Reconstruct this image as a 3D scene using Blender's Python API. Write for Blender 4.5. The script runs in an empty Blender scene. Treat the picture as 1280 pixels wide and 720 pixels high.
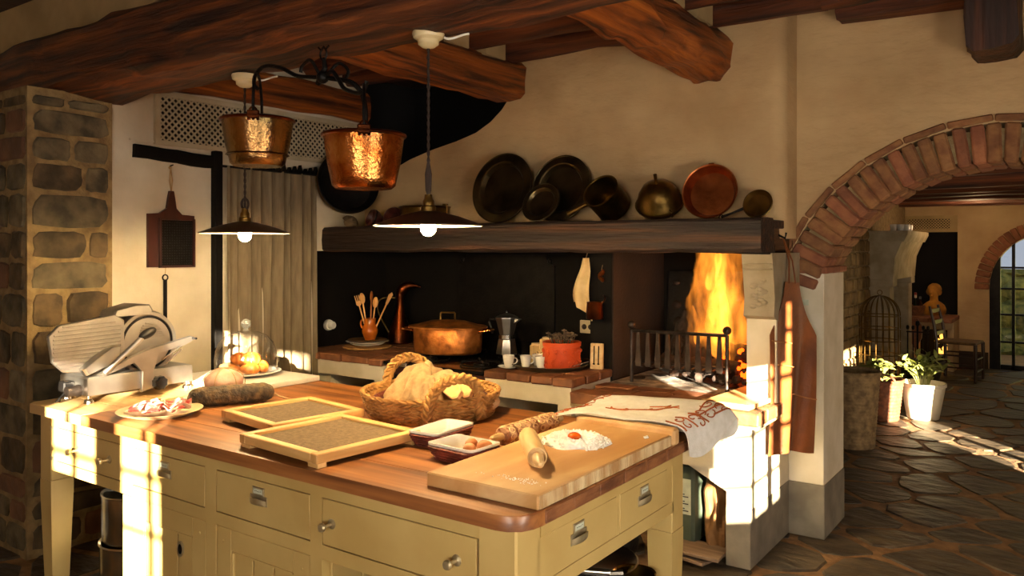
import bpy, math, random
from mathutils import Matrix, Vector, noise
R = math.radians
rnd = random.Random(7)
sc = bpy.context.scene
COL = sc.collection

# ---------------------------------------------------------------- camera
cam = bpy.data.objects.new('camera', bpy.data.cameras.new('camera'))
COL.objects.link(cam)
cam.location = (0, 0, 1.55)
cam.rotation_euler = (R(90), 0, R(35.24))
cam.data.sensor_width = 36
cam.data.lens = 28.125
cam.data.shift_y = -50 / 1280
cam.data.clip_start = 0.05
sc.camera = cam
sc.view_settings.view_transform = 'Standard'
sc.view_settings.look = 'None'
sc.view_settings.gamma = 1
sc.view_settings.use_curve_mapping = False
sc.view_settings.exposure = 0.3

# ---------------------------------------------------------------- world, sun, windows
w = bpy.data.worlds.new('sky'); sc.world = w; w.use_nodes = True
w.node_tree.nodes['Background'].inputs[0].default_value = (0.75, 0.85, 1.0, 1)
w.node_tree.nodes['Background'].inputs[1].default_value = .45
SUN_H = (-0.68, 0.733)          # direction the sunlight travels, seen from above
SUN_T = math.tan(R(9.0))

def light(name, typ, loc, energy, color, **kw):
    d = bpy.data.lights.new(name, typ); d.energy = energy; d.color = color
    for k, v in kw.items(): setattr(d, k, v)
    o = bpy.data.objects.new(name, d); COL.objects.link(o); o.location = loc
    return o
def aim(o, d): o.rotation_euler = Vector(d).to_track_quat('-Z', 'Y').to_euler()

sun = light('sun', 'SUN', (3, -4, 3), 85, (1.0, 0.85, 0.62), angle=R(0.5))
aim(sun, (SUN_H[0], SUN_H[1], -SUN_T))
# daylight entering by the windows (one area lamp in each opening)
L1 = light('daylight_back_window', 'AREA', (-0.1, -1.58, 1.30), 52, (1.0, 0.90, 0.76), shape='RECTANGLE', size=1.25, size_y=1.15)
aim(L1, (-.35, 1, -.2)); L1.data.spread = R(135)
L2 = light('daylight_side_window', 'AREA', (1.17, 1.25, 1.15), 55, (1.0, 0.90, 0.76), shape='RECTANGLE', size=.8, size_y=.9)
aim(L2, (-1, .35, 0))
L3 = light('daylight_far_door', 'AREA', (1.17, 5.35, .75), 14, (1.0, 0.72, 0.42), shape='RECTANGLE', size=.7, size_y=1.2)
aim(L3, (-.7, .8, .12))
L4 = light('far_fill', 'POINT', (-.95, 10.7, 1.75), 13, (1.0, 0.66, 0.34), shadow_soft_size=.05)  # added fill without a visible lamp, warms the far wall and bust
F1 = light('fire_light', 'POINT', (-1.72, 4.36, 1.22), 3.5, (1.0, 0.42, 0.12), shadow_soft_size=.12)

# ---------------------------------------------------------------- helpers
def lin(h):
    h = h.lstrip('#')
    c = [int(h[i:i+2], 16) / 255 for i in (0, 2, 4)]
    return tuple(x / 12.92 if x <= .04045 else ((x + .055) / 1.055) ** 2.4 for x in c) + (1,)

def mat(name, c1, c2=None, rough=.6, metal=0, scale=6, stretch=(1, 1, 1), bump=0, bscale=40, obr=0, spec=.5, coat=0, lo=.35, hi=.65, dist=0, bstretch=None, sheen=0, c3=None, detail=5):
    m = bpy.data.materials.new(name); m.use_nodes = True
    nt = m.node_tree; N = nt.nodes; L = nt.links
    p = N['Principled BSDF']
    p.inputs['Roughness'].default_value = rough
    p.inputs['Metallic'].default_value = metal
    p.inputs['Specular IOR Level'].default_value = spec
    p.inputs['Coat Weight'].default_value = coat
    tc = N.new('ShaderNodeTexCoord')
    c1 = lin(c1)
    out = None
    if c2:
        mp = N.new('ShaderNodeMapping'); mp.inputs['Scale'].default_value = stretch
        L.new(tc.outputs['Object'], mp.inputs[0])
        no = N.new('ShaderNodeTexNoise'); no.inputs['Scale'].default_value = scale; no.inputs['Detail'].default_value = detail
        no.inputs['Distortion'].default_value = dist
        vec = mp.outputs[0]
        if obr:
            oi0 = N.new('ShaderNodeObjectInfo'); ad = N.new('ShaderNodeVectorMath'); ad.operation = 'MULTIPLY_ADD'
            cx = N.new('ShaderNodeCombineXYZ')
            L.new(oi0.outputs['Random'], cx.inputs[0]); L.new(oi0.outputs['Random'], cx.inputs[1]); L.new(oi0.outputs['Random'], cx.inputs[2])
            L.new(cx.outputs[0], ad.inputs[0]); ad.inputs[1].default_value = (37, 53, 71); L.new(vec, ad.inputs[2]); vec = ad.outputs[0]
        L.new(vec, no.inputs['Vector'])
        rp = N.new('ShaderNodeValToRGB')
        rp.color_ramp.elements[0].position = lo; rp.color_ramp.elements[1].position = hi
        rp.color_ramp.elements[0].color = c1; rp.color_ramp.elements[1].color = lin(c2)
        if c3:
            e = rp.color_ramp.elements.new((lo + hi) / 2); e.color = lin(c3)
        L.new(no.outputs['Fac'], rp.inputs[0]); out = rp.outputs[0]
    else:
        rg = N.new('ShaderNodeRGB'); rg.outputs[0].default_value = c1; out = rg.outputs[0]
    if obr:
        oi = N.new('ShaderNodeObjectInfo'); mr = N.new('ShaderNodeMapRange')
        mr.inputs['To Min'].default_value = 1 - obr; mr.inputs['To Max'].default_value = 1 + obr
        L.new(oi.outputs['Random'], mr.inputs['Value'])
        hs = N.new('ShaderNodeHueSaturation'); L.new(mr.outputs[0], hs.inputs['Value']); L.new(out, hs.inputs['Color']); out = hs.outputs[0]
    L.new(out, p.inputs['Base Color'])
    if bump:
        nb = N.new('ShaderNodeTexNoise'); nb.inputs['Scale'].default_value = bscale; nb.inputs['Detail'].default_value = 4
        mb = N.new('ShaderNodeMapping'); mb.inputs['Scale'].default_value = bstretch or stretch
        L.new(tc.outputs['Object'], mb.inputs[0]); L.new(mb.outputs[0], nb.inputs['Vector'])
        bp = N.new('ShaderNodeBump'); bp.inputs['Strength'].default_value = min(1, bump); bp.inputs['Distance'].default_value = .01 * max(1, bump)
        L.new(nb.outputs['Fac'], bp.inputs['Height']); L.new(bp.outputs[0], p.inputs['Normal'])
    return m

def emit(name, col, strength):
    m = bpy.data.materials.new(name); m.use_nodes = True; nt = m.node_tree
    nt.nodes.remove(nt.nodes['Principled BSDF'])
    e = nt.nodes.new('ShaderNodeEmission'); e.inputs[0].default_value = lin(col); e.inputs[1].default_value = strength
    nt.links.new(e.outputs[0], nt.nodes['Material Output'].inputs[0]); return m

def glass(name, tint='#ffffff', refl=.12):
    m = bpy.data.materials.new(name); m.use_nodes = True; nt = m.node_tree; N = nt.nodes
    N.remove(N['Principled BSDF'])
    t = N.new('ShaderNodeBsdfTransparent'); t.inputs[0].default_value = lin(tint)
    g = N.new('ShaderNodeBsdfGlossy'); g.inputs['Roughness'].default_value = .03
    lw = N.new('ShaderNodeLayerWeight'); lw.inputs[0].default_value = .5
    pw = N.new('ShaderNodeMath'); pw.operation = 'POWER'; pw.inputs[1].default_value = 2.6; nt.links.new(lw.outputs['Facing'], pw.inputs[0])
    fr = N.new('ShaderNodeMapRange'); fr.inputs['To Min'].default_value = .06; fr.inputs['To Max'].default_value = 1.0; nt.links.new(pw.outputs[0], fr.inputs['Value'])
    mx = N.new('ShaderNodeMixShader')
    nt.links.new(fr.outputs[0], mx.inputs[0]); nt.links.new(t.outputs[0], mx.inputs[1]); nt.links.new(g.outputs[0], mx.inputs[2])
    nt.links.new(mx.outputs[0], N['Material Output'].inputs[0]); return m

class MB:
    def __init__(s): s.v = []; s.f = []
    def add(s, vs, fs, M=None):
        o = len(s.v)
        for p in vs:
            p = Vector(p)
            s.v.append(tuple(M @ p) if M else tuple(p))
        for q in fs: s.f.append(tuple(i + o for i in q))
        return s
    def box(s, cx, cy, cz, sx, sy, sz, bev=0, rz=0, M=None, jit=0):
        hx, hy, hz = sx / 2, sy / 2, sz / 2
        T = Matrix.Translation((cx, cy, cz)) @ Matrix.Rotation(rz, 4, 'Z')
        if M is not None: T = M @ T
        if not bev:
            vs = [(x, y, z) for x in (-hx, hx) for y in (-hy, hy) for z in (-hz, hz)]
            fs = [(0, 1, 3, 2), (4, 6, 7, 5), (0, 4, 5, 1), (2, 3, 7, 6), (0, 2, 6, 4), (1, 5, 7, 3)]
            return s.add(vs, fs, T)
        b = min(bev, hx * .95, hy * .95, hz * .95)
        vs = []; idx = {}
        for x in (-1, 1):
            for y in (-1, 1):
                for z in (-1, 1):
                    j = [rnd.uniform(-jit, jit) for _ in range(3)] if jit else (0, 0, 0)
                    for k, (dx, dy, dz) in enumerate(((0, b, b), (b, 0, b), (b, b, 0))):
                        idx[x, y, z, k] = len(vs)
                        vs.append((x * (hx - dx) + j[0], y * (hy - dy) + j[1], z * (hz - dz) + j[2]))
        I = lambda x, y, z, k: idx[x, y, z, k]
        fs = []
        for x in (-1, 1):
            q = [I(x, -1, -1, 0), I(x, 1, -1, 0), I(x, 1, 1, 0), I(x, -1, 1, 0)]; fs.append(q if x > 0 else q[::-1])
        for y in (-1, 1):
            q = [I(-1, y, -1, 1), I(1, y, -1, 1), I(1, y, 1, 1), I(-1, y, 1, 1)]; fs.append(q if y < 0 else q[::-1])
        for z in (-1, 1):
            q = [I(-1, -1, z, 2), I(1, -1, z, 2), I(1, 1, z, 2), I(-1, 1, z, 2)]; fs.append(q if z > 0 else q[::-1])
        for x in (-1, 1):
            for y in (-1, 1):
                q = [I(x, y, -1, 0), I(x, y, -1, 1), I(x, y, 1, 1), I(x, y, 1, 0)]; fs.append(q if x * y < 0 else q[::-1])
        for x in (-1, 1):
            for z in (-1, 1):
                q = [I(x, -1, z, 0), I(x, 1, z, 0), I(x, 1, z, 2), I(x, -1, z, 2)]; fs.append(q if x * z > 0 else q[::-1])
        for y in (-1, 1):
            for z in (-1, 1):
                q = [I(-1, y, z, 1), I(-1, y, z, 2), I(1, y, z, 2), I(1, y, z, 1)]; fs.append(q[::-1] if y * z > 0 else q)
        for x in (-1, 1):
            for y in (-1, 1):
                for z in (-1, 1):
                    q = [I(x, y, z, 0), I(x, y, z, 1), I(x, y, z, 2)]; fs.append(q if x * y * z > 0 else q[::-1])
        return s.add(vs, fs, T)
    def span(s, x0, x1, y0, y1, z0, z1, bev=0, jit=0):
        return s.box((x0 + x1) / 2, (y0 + y1) / 2, (z0 + z1) / 2, x1 - x0, y1 - y0, z1 - z0, bev, jit=jit)
    def prism(s, poly, d0, d1, plane='xy', bev=0, M=None):
        ar = sum(poly[i][0] * poly[(i + 1) % len(poly)][1] - poly[(i + 1) % len(poly)][0] * poly[i][1] for i in range(len(poly)))
        if ar < 0: poly = poly[::-1]
        n = len(poly)
        def P(p, d):
            if plane == 'xy': return (p[0], p[1], d)
            if plane == 'xz': return (p[0], d, p[1])
            return (d, p[0], p[1])
        flip = plane == 'xz'
        rings = [[P(p, d0) for p in poly]]
        if bev:
            cx = sum(p[0] for p in poly) / n; cy = sum(p[1] for p in poly) / n
            ins = []
            for p in poly:
                l = math.hypot(p[0] - cx, p[1] - cy) or 1
                k = max(.2, 1 - bev / l); ins.append((cx + (p[0] - cx) * k, cy + (p[1] - cy) * k))
            sg = 1 if d1 > d0 else -1
            rings += [[P(p, d1 - sg * bev) for p in poly], [P(p, d1) for p in ins]]
        else: rings.append([P(p, d1) for p in poly])
        vs = [p for r in rings for p in r]; fs = []
        for k in range(len(rings) - 1):
            for i in range(n):
                j = (i + 1) % n; fs.append((k * n + i, k * n + j, (k + 1) * n + j, (k + 1) * n + i))
        fs.append(tuple(range(n))[::-1]); fs.append(tuple((len(rings) - 1) * n + i for i in range(n)))
        if flip != (d1 < d0): fs = [q[::-1] for q in fs]
        return s.add(vs, fs, M)
    def lathe(s, prof, seg=24, c=(0, 0, 0), M=None, sx=1, sy=1, fn=None):
        vs = []; fs = []; rings = []
        for k, (r, z) in enumerate(prof):
            if r < 1e-6: rings.append([len(vs)]); vs.append((c[0], c[1], c[2] + z))
            else:
                ring = []
                for i in range(seg):
                    a = 2 * math.pi * i / seg
                    rr, zz = (r, z) if fn is None else fn(r, z, a, k)
                    ring.append(len(vs)); vs.append((c[0] + rr * math.cos(a) * sx, c[1] + rr * math.sin(a) * sy, c[2] + zz))
                rings.append(ring)
        for A, Bq in zip(rings, rings[1:]):
            if len(A) == 1 and len(Bq) == 1: continue
            for i in range(seg):
                j = (i + 1) % seg
                if len(A) == 1: fs.append((A[0], Bq[j], Bq[i]))
                elif len(Bq) == 1: fs.append((A[i], A[j], Bq[0]))
                else: fs.append((A[i], A[j], Bq[j], Bq[i]))
        return s.add(vs, fs, M)
    def tube(s, path, r, seg=8, closed=False, M=None, flat=1):
        P = [Vector(p) for p in path]; n = len(P)
        rs = r if isinstance(r, (list, tuple)) else [r] * n
        vs = []; fs = []; up = None
        for i in range(n):
            if closed: t = (P[(i + 1) % n] - P[i - 1])
            else: t = (P[min(i + 1, n - 1)] - P[max(i - 1, 0)])
            t.normalize()
            if up is None:
                up = Vector((0, 0, 1)) if abs(t.z) < .9 else Vector((1, 0, 0))
            x = up - t * up.dot(t); x.normalize(); up = x; y = t.cross(x)
            for k in range(seg):
                a = 2 * math.pi * k / seg
                vs.append(P[i] + x * (math.cos(a) * rs[i] * flat) + y * (math.sin(a) * rs[i]))
        m = n if closed else n - 1
        for i in range(m):
            for k in range(seg):
                a, b = i * seg + k, i * seg + (k + 1) % seg
                c, d = ((i + 1) % n) * seg + (k + 1) % seg, ((i + 1) % n) * seg + k
                fs.append((a, b, c, d))
        if not closed:
            fs.append(tuple(range(seg))[::-1]); fs.append(tuple((n - 1) * seg + k for k in range(seg)))
        return s.add(vs, fs, M)
    def ball(s, c, rx, ry=None, rz=None, seg=16, M=None, lump=0, lf=6):
        ry = ry or rx; rz = rz or rx; h = seg // 2 + 1
        prof = [(math.sin(math.pi * i / h), -math.cos(math.pi * i / h)) for i in range(h + 1)]
        prof[0] = (0, -1); prof[-1] = (0, 1)
        q = MB().lathe(prof, seg)
        vs = []
        for p in q.v:
            k = 1
            if lump: k = 1 + lump * noise.noise(Vector(p) * lf * .3 + Vector(c) * 9)
            vs.append((c[0] + p[0] * rx * k, c[1] + p[1] * ry * k, c[2] + p[2] * rz * k))
        return s.add(vs, q.f, M)
    def grid(s, fn, nu, nv, closed_u=False, thick=0):
        pts = [[Vector(fn(i / (nu if closed_u else nu - 1), j / (nv - 1))) for i in range(nu)] for j in range(nv)]
        vs = [p for r in pts for p in r]; fs = []
        m = nu if closed_u else nu - 1
        for j in range(nv - 1):
            for i in range(m):
                a, b = j * nu + i, j * nu + (i + 1) % nu
                fs.append((a, b, b + nu, a + nu))
        if thick:
            n = len(vs); nor = [Vector() for _ in vs]
            for q in fs:
                d = (vs[q[1]] - vs[q[0]]).cross(vs[q[3]] - vs[q[0]])
                for i in q: nor[i] += d
            back = [v - (d.normalized() if d.length else d) * thick for v, d in zip(vs, nor)]
            fs2 = [tuple(i + n for i in q[::-1]) for q in fs]
            from collections import Counter
            ed = Counter(); di = {}
            for q in fs:
                for a, b in zip(q, q[1:] + q[:1]): ed[frozenset((a, b))] += 1; di[frozenset((a, b))] = (a, b)
            for k, c in ed.items():
                if c == 1:
                    a, b = di[k]; fs2.append((b, a, a + n, b + n))
            vs = vs + back; fs = fs + fs2
        return s.add(vs, fs)
    def build(s, name, m, parent=None, loc=None, ang=38, rot=None):
        me = bpy.data.meshes.new(name); me.from_pydata(s.v, [], s.f)
        me.shade_smooth(); me.set_sharp_from_angle(angle=R(ang))
        me.materials.append(m)
        o = bpy.data.objects.new(name, me); COL.objects.link(o)
        if parent: o.parent = parent
        if loc: o.location = loc
        if rot: o.rotation_euler = rot
        return o

def tag(o, label, cat, group=None, kind=None):
    o['label'] = label; o['category'] = cat
    if group: o['group'] = group
    if kind: o['kind'] = kind
    return o
def thing(name, label, cat, loc=(0, 0, 0), rot=(0, 0, 0), group=None, kind=None):
    o = bpy.data.objects.new(name, None); COL.objects.link(o); o.empty_display_size = .05
    o.location = loc; o.rotation_euler = (0, 0, rot) if isinstance(rot, (int, float)) else tuple(rot)
    return tag(o, label, cat, group, kind)
def inst(src, name, parent, loc, rot=(0, 0, 0), scale=(1, 1, 1), m=None):
    o = src.copy(); o.name = name; COL.objects.link(o); o.parent = parent
    o.location = loc; o.rotation_euler = rot; o.scale = scale
    if m:
        o.material_slots[0].link = 'OBJECT'; o.material_slots[0].material = m
    return o
def dup(root, loc, rot=None, label=None, group=None):
    r = root.copy(); COL.objects.link(r); r.location = loc
    if rot: r.rotation_euler = rot
    if label: r['label'] = label
    if group: r['group'] = group
    for ch in list(root.children):
        c = ch.copy(); COL.objects.link(c); c.parent = r
        for g in list(ch.children):
            d = g.copy(); COL.objects.link(d); d.parent = c
    return r
def bez(*p, n=16):
    out = []
    P = [Vector(q) for q in p]
    for i in range(n + 1):
        t = i / n; Q = P[:]
        while len(Q) > 1: Q = [a.lerp(b, t) for a, b in zip(Q, Q[1:])]
        out.append(tuple(Q[0]))
    return out
def cat_rom(P, t):
    n = len(P) - 1; x = min(max(t, 0), .9999) * n; i = int(x); f = x - i
    p = [P[max(0, min(n, i + k))] for k in (-1, 0, 1, 2)]
    return [.5 * (2 * b + (c - a) * f + (2 * a - 5 * b + 4 * c - d) * f * f + (3 * b - a - 3 * c + d) * f ** 3) for a, b, c, d in zip(*p)]
def timber(p0, p1, wd, ht, n=14, jit=.012, ch=.03, seed=0, wave=.0, taper=1.0):
    """hand-hewn beam from p0 to p1 (centre line), octagonal section"""
    p0, p1 = Vector(p0), Vector(p1); t = (p1 - p0).normalized()
    side = t.cross(Vector((0, 0, 1))).normalized(); up = side.cross(t)
    q = MB(); vs = []; fs = []
    hw, hh = wd / 2, ht / 2
    base = [(-hw + ch, -hh), (0, -hh), (hw - ch, -hh), (hw, -hh + ch), (hw, 0), (hw, hh - ch), (hw - ch, hh), (0, hh), (-hw + ch, hh), (-hw, hh - ch), (-hw, 0), (-hw, -hh + ch)]
    m = len(base)
    for i in range(n + 1):
        c = p0.lerp(p1, i / n); k = 1 + (taper - 1) * i / n
        for a, b in base:
            e = Vector((a * 7 + seed * 3.1, b * 7 + seed, i * .55 + seed * 1.7))
            j1 = noise.noise(e) * jit * 2; j2 = noise.noise(e + Vector((9, 4, 2))) * jit * 2 + noise.noise(Vector((seed, i * .35, 1))) * wave
            vs.append(c + side * (a * k + j1) + up * (b * k + j2))
    for i in range(n):
        for a in range(m):
            b = (a + 1) % m
            fs.append((i * m + a, i * m + b, (i + 1) * m + b, (i + 1) * m + a))
    fs.append(tuple(range(m))[::-1]); fs.append(tuple(n * m + a for a in range(m)))
    q.add(vs, [f[::-1] for f in fs]); return q

# ---------------------------------------------------------------- materials
M_plaster = mat('plaster_warm', '#c9aa7b', '#a5845a', .9, scale=2.2, bump=1.8, bscale=5, bstretch=(1, 1, 2.2), lo=.3, hi=.75, c3='#b99a6d')
M_white = mat('plaster_white', '#d2c6af', '#bcae94', .92, scale=3, bump=.45, bscale=12)
M_limew = mat('limewash', '#d8cdb6', '#c4b799', .92, scale=5, bump=.4, bscale=15)
M_dado = mat('grey_dado', '#837a69', '#6d6455', .9, scale=8, bump=.4, bscale=20)
M_black = mat('soot_black', '#110d0a', '#0a0806', .8, scale=4, bump=.2, bscale=25, spec=.15)
M_unlit = mat('unlit_black', '#0b0908', '#070505', .95, scale=3)  # near-black colour stands in for the shade inside niches and openings
M_cream = mat('painted_ceiling', '#b79c6d', '#9d8358', .95, scale=4)
def wood(name, c1, c2, ax, rough=.55, scale=2.2, bump=.35, obr=0, c3=None, k=9, coat=0, lo=.32, hi=.68, dist=.5):
    st = [k, k, k]; st[ax] = 1
    return mat(name, c1, c2, rough, scale=scale, stretch=tuple(st), bump=bump, bscale=scale * 3, obr=obr, c3=c3, dist=dist, coat=coat, lo=lo, hi=hi)
M_beamX = wood('beam_wood_x', '#220d06', '#85481a', 0, .6, 1.0, 1.0, k=24, c3='#54280f', lo=.36, hi=.7)
M_beamY = wood('beam_wood_y', '#38170a', '#b5651f', 1, .55, 1.0, 1.0, k=20, c3='#8a4717', lo=.36, hi=.7)  # orange brightened in the colour in place of light from below
M_joist = wood('joist_wood', '#24100a', '#6d3616', 0, .65, 1.0, .9, k=20, obr=.25)
M_mantel = wood('mantel_wood', '#150a05', '#553218', 0, .6, 1.0, 1.2, k=20, c3='#281810', lo=.36, hi=.7)
M_top = wood('pine_top', '#5f361b', '#a96f3c', 0, .4, 1.2, .12, obr=.06, c3='#88542b', coat=.08, k=14)
M_topl = wood('pale_top', '#a8824f', '#c9a670', 0, .5, 1.6, .15, obr=.06)
M_topend = mat('end_grain', '#5b331c', '#8e5b36', .6, scale=9, stretch=(1, 1, 3), bump=.3)
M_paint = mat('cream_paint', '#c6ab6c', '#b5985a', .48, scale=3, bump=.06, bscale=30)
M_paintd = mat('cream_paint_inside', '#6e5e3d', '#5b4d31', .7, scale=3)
M_board = wood('kneading_board', '#a5753e', '#cfab7a', 1, .6, 1.6, .1, c3='#b98c56', k=3)
M_boarde = mat('board_end_grain', '#cfb68a', '#a57d4e', .7, scale=7, stretch=(1, 4, 1), bump=.4, bscale=30)
M_pine = wood('frame_pine', '#c4924f', '#dcb274', 0, .55, 2.2, .1, c3='#d0a160')
M_piney = wood('frame_pine_y', '#b98545', '#d8ab6c', 1, .55, 2.2, .1)
M_mesh = mat('sieve_cloth', '#6b573e', '#574630', .95, scale=60, bump=.3, bscale=300)
M_pin = wood('pin_wood', '#c39a5f', '#dcbb85', 1, .5, 3, .08)
M_copper = mat('copper_hammered', '#cd8e50', '#946136', .25, 1, scale=7, bump=.3, bscale=70, c3='#a85a26')
M_copcas = mat('copper_casserole', '#e0934c', '#8a5226', .4, .85, scale=14, bump=.3, bscale=50, c3='#c97a38')  # copper lightened in the colour in place of lamplight on the pot
M_copd = mat('copper_dark', '#7a3c1b', '#331a0f', .35, 1, scale=6, bump=.3, bscale=40)
M_copb = mat('copper_bright', '#bb7040', '#83492a', .4, 1, scale=8, bump=.25, bscale=30)
M_brass = mat('brass_tarnished', '#8a6a36', '#4a3a1c', .38, 1, scale=6, bump=.2, bscale=30)
M_pewter = mat('pewter_dark', '#6b5c3f', '#30281a', .32, .9, scale=4, bump=.15, bscale=30)
M_iron = mat('iron', '#1d1917', '#0f0d0c', .5, .7, scale=12, bump=.3, bscale=60)
M_ironr = mat('iron_worn', '#4b4039', '#26201c', .45, .8, scale=12, bump=.3, bscale=60)
M_steel = mat('steel', '#c9c4ba', '#b4aea3', .25, 1, scale=10)
M_alu = mat('cast_aluminium', '#b5b1aa', '#a19c94', .38, 1, scale=8)
M_nickel = mat('nickel', '#c2b491', '#a3936f', .38, .7, scale=20)
M_blackp = mat('black_plastic', '#0e0d0d', None, .25)
M_porc = mat('porcelain', '#e6e1d6', '#dcd6c9', .18, scale=5, coat=.3)
M_marble = mat('white_marble', '#dcd6cb', '#c7c0b3', .35, scale=3)
M_terra = mat('terracotta_orange', '#d4531c', '#b94213', .6, scale=6, bump=.3, bscale=25)
M_glaze = mat('glazed_ochre', '#c3691f', '#9d4c13', .18, scale=6, coat=.4)
M_brick = mat('brick_brown', '#94693f', '#74492c', .85, scale=14, bump=.6, bscale=40, obr=.18)
M_brick2 = mat('brick_red', '#96603f', '#7c4a32', .88, scale=14, bump=.6, bscale=40, obr=.22)
M_tile = mat('terracotta_tile', '#8a5836', '#5f371f', .6, scale=10, bump=.35, bscale=30, obr=.18)
M_mortar = mat('mortar', '#97805a', '#7b6645', .95, scale=20, bump=.8, bscale=60)
M_mortard = mat('mortar_floor', '#8a6640', '#6b4d2e', .9, scale=14, bump=.7, bscale=40)
M_stA = mat('stone_grey', '#6a5d43', '#3a3120', .85, scale=9, bump=1.6, bscale=14, obr=.2)
M_stB = mat('stone_brown', '#5f4c31', '#352917', .85, scale=9, bump=1.6, bscale=14, obr=.2)
M_stC = mat('stone_reddish', '#7a5439', '#5a3d2a', .85, scale=7, bump=.9, bscale=18, obr=.15)
M_flag = mat('flagstone', '#534430', '#2d2317', .6, scale=6, bump=2.4, bscale=7, obr=.25, stretch=(1, 2.2, 1), spec=.5)
M_stwall = mat('stone_wall', '#9a7d50', '#6f5835', .9, scale=8, bump=1.0, bscale=18, obr=.2)
M_stone = mat('carved_stone', '#a3947a', '#867759', .85, scale=6, bump=.5, bscale=30)
M_linen = mat('linen_curtain', '#7d6e55', '#6a5c46', .95, scale=40, stretch=(1, 1, .15), bump=.15, bscale=90)
M_cloth = mat('white_cotton', '#d9d4cb', '#cdc7bb', .9, scale=30, bump=.15, bscale=150)
M_embr = mat('orange_thread', '#a8571d', '#8d4512', .8, scale=60)
M_burlap = mat('beige_linen', '#b39468', '#957650', .95, scale=25, bump=.25, bscale=120)
M_wick = mat('wicker_straw', '#b98848', '#8b5f2c', .75, scale=22, bump=.4, bscale=60, c3='#a37438')
M_wickr = mat('wicker_dark_red', '#7e3425', '#4f1f14', .7, scale=22, bump=.4, bscale=60)
M_wickd = mat('wicker_grey_brown', '#9a8159', '#6b573b', .8, scale=22, bump=.4, bscale=60)
M_wickb = mat('wicker_red_brown', '#7a4524', '#4c2812', .75, scale=22, bump=.4, bscale=60)
M_leather = mat('brown_leather', '#8c5028', '#5f3218', .38, scale=6, bump=.25, bscale=60, c3='#77421f')
M_crust = mat('bread_crust', '#b5793f', '#d6b285', .8, scale=9, bump=.5, bscale=30)
M_crois = mat('golden_pastry', '#98490f', '#c57d33', .45, scale=16, bump=.4, bscale=40)
M_slice = mat('bread_crumb', '#ddb878', '#cc9f5c', .9, scale=20, bump=.3, bscale=60)
M_salami = mat('salami_rind', '#5e4a2e', '#221a10', .85, scale=30, bump=1.2, bscale=55, c3='#40321f')
M_ham = mat('ham_slice', '#9c2f28', '#e6c2ae', .4, scale=14, lo=.42, hi=.6)
M_flour = mat('flour', '#eee9e0', None, .98, bump=.5, bscale=120)
M_egg = mat('egg_shell', '#bf7c4c', '#ad6a3b', .5, scale=20)
M_yolk = mat('egg_yolk', '#d8570c', None, .15, coat=.5)
M_bark = mat('charred_log', '#2b1c12', '#100b08', .95, scale=14, bump=1.2, bscale=30)
M_ash = mat('ash', '#a39a8c', '#5a5047', .98, scale=16, bump=1.0, bscale=40)
M_paper = mat('brown_paper', '#7a5730', '#674723', .85, scale=8, bump=.3, bscale=14)
M_leafy = mat('plant_leaf', '#6f7a35', '#8f8f4c', .5, scale=8, obr=.15)
M_dry = mat('dried_flower', '#6d5a42', '#3b2c20', .85, scale=30)
M_dwood = wood('dark_chair_wood', '#24120b', '#3f2114', 2, .3, 2, .1)
M_choc = wood('dark_red_wood', '#2b0f0b', '#43190f', 2, .4, 2, .15)
M_bust = mat('ochre_stone', '#cd8c2e', '#95601f', .8, scale=8, bump=.5, bscale=30)
M_glass = glass('clear_glass')
M_rimglass = mat('thick_glass', '#d5dcd8', None, .06, spec=.9); M_rimglass.node_tree.nodes['Principled BSDF'].inputs['Transmission Weight'].default_value = .75
M_glassd = glass('bottle_glass', '#3a2318')
M_zinc = mat('zinc', '#6f6c66', '#55524c', .45, .8, scale=8)
M_bulb = emit('bulb_glow', '#ffdca0', 1500)
M_label = mat('paper_label', '#c9cdb6', '#b8bda6', .8, scale=30)
M_ink = mat('dark_ink', '#2b2a26', None, .8)
M_ember = emit('ember_glow', '#ff4a0a', 5)

def flame_mat(name, density, seed):
    m = bpy.data.materials.new(name); m.use_nodes = True; nt = m.node_tree; N = nt.nodes; L = nt.links
    N.remove(N['Principled BSDF'])
    tc = N.new('ShaderNodeTexCoord'); mp = N.new('ShaderNodeMapping'); mp.inputs['Scale'].default_value = (11, 11, 3.2); mp.inputs['Location'].default_value = (seed, seed * 2, 0)
    no = N.new('ShaderNodeTexNoise'); no.inputs['Scale'].default_value = 1.0; no.inputs['Detail'].default_value = 3; no.inputs['Distortion'].default_value = 1.2
    L.new(tc.outputs['Object'], mp.inputs[0]); L.new(mp.outputs[0], no.inputs['Vector'])
    rp = N.new('ShaderNodeMapRange'); rp.inputs['From Min'].default_value = .42; rp.inputs['From Max'].default_value = .64; rp.inputs['To Min'].default_value = .02; rp.inputs['To Max'].default_value = 1
    L.new(no.outputs['Fac'], rp.inputs['Value'])
    mu = N.new('ShaderNodeMath'); mu.operation = 'MULTIPLY'; mu.inputs[1].default_value = density; L.new(rp.outputs[0], mu.inputs[0])
    e = N.new('ShaderNodeEmission'); e.inputs[0].default_value = (1.0, .28, .025, 1); L.new(mu.outputs[0], e.inputs[1])
    L.new(e.outputs[0], N['Material Output'].inputs['Volume']); return m
M_flame = flame_mat('flame_body', 9, 0)
M_flamec = flame_mat('flame_core', 42, 5)

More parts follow.
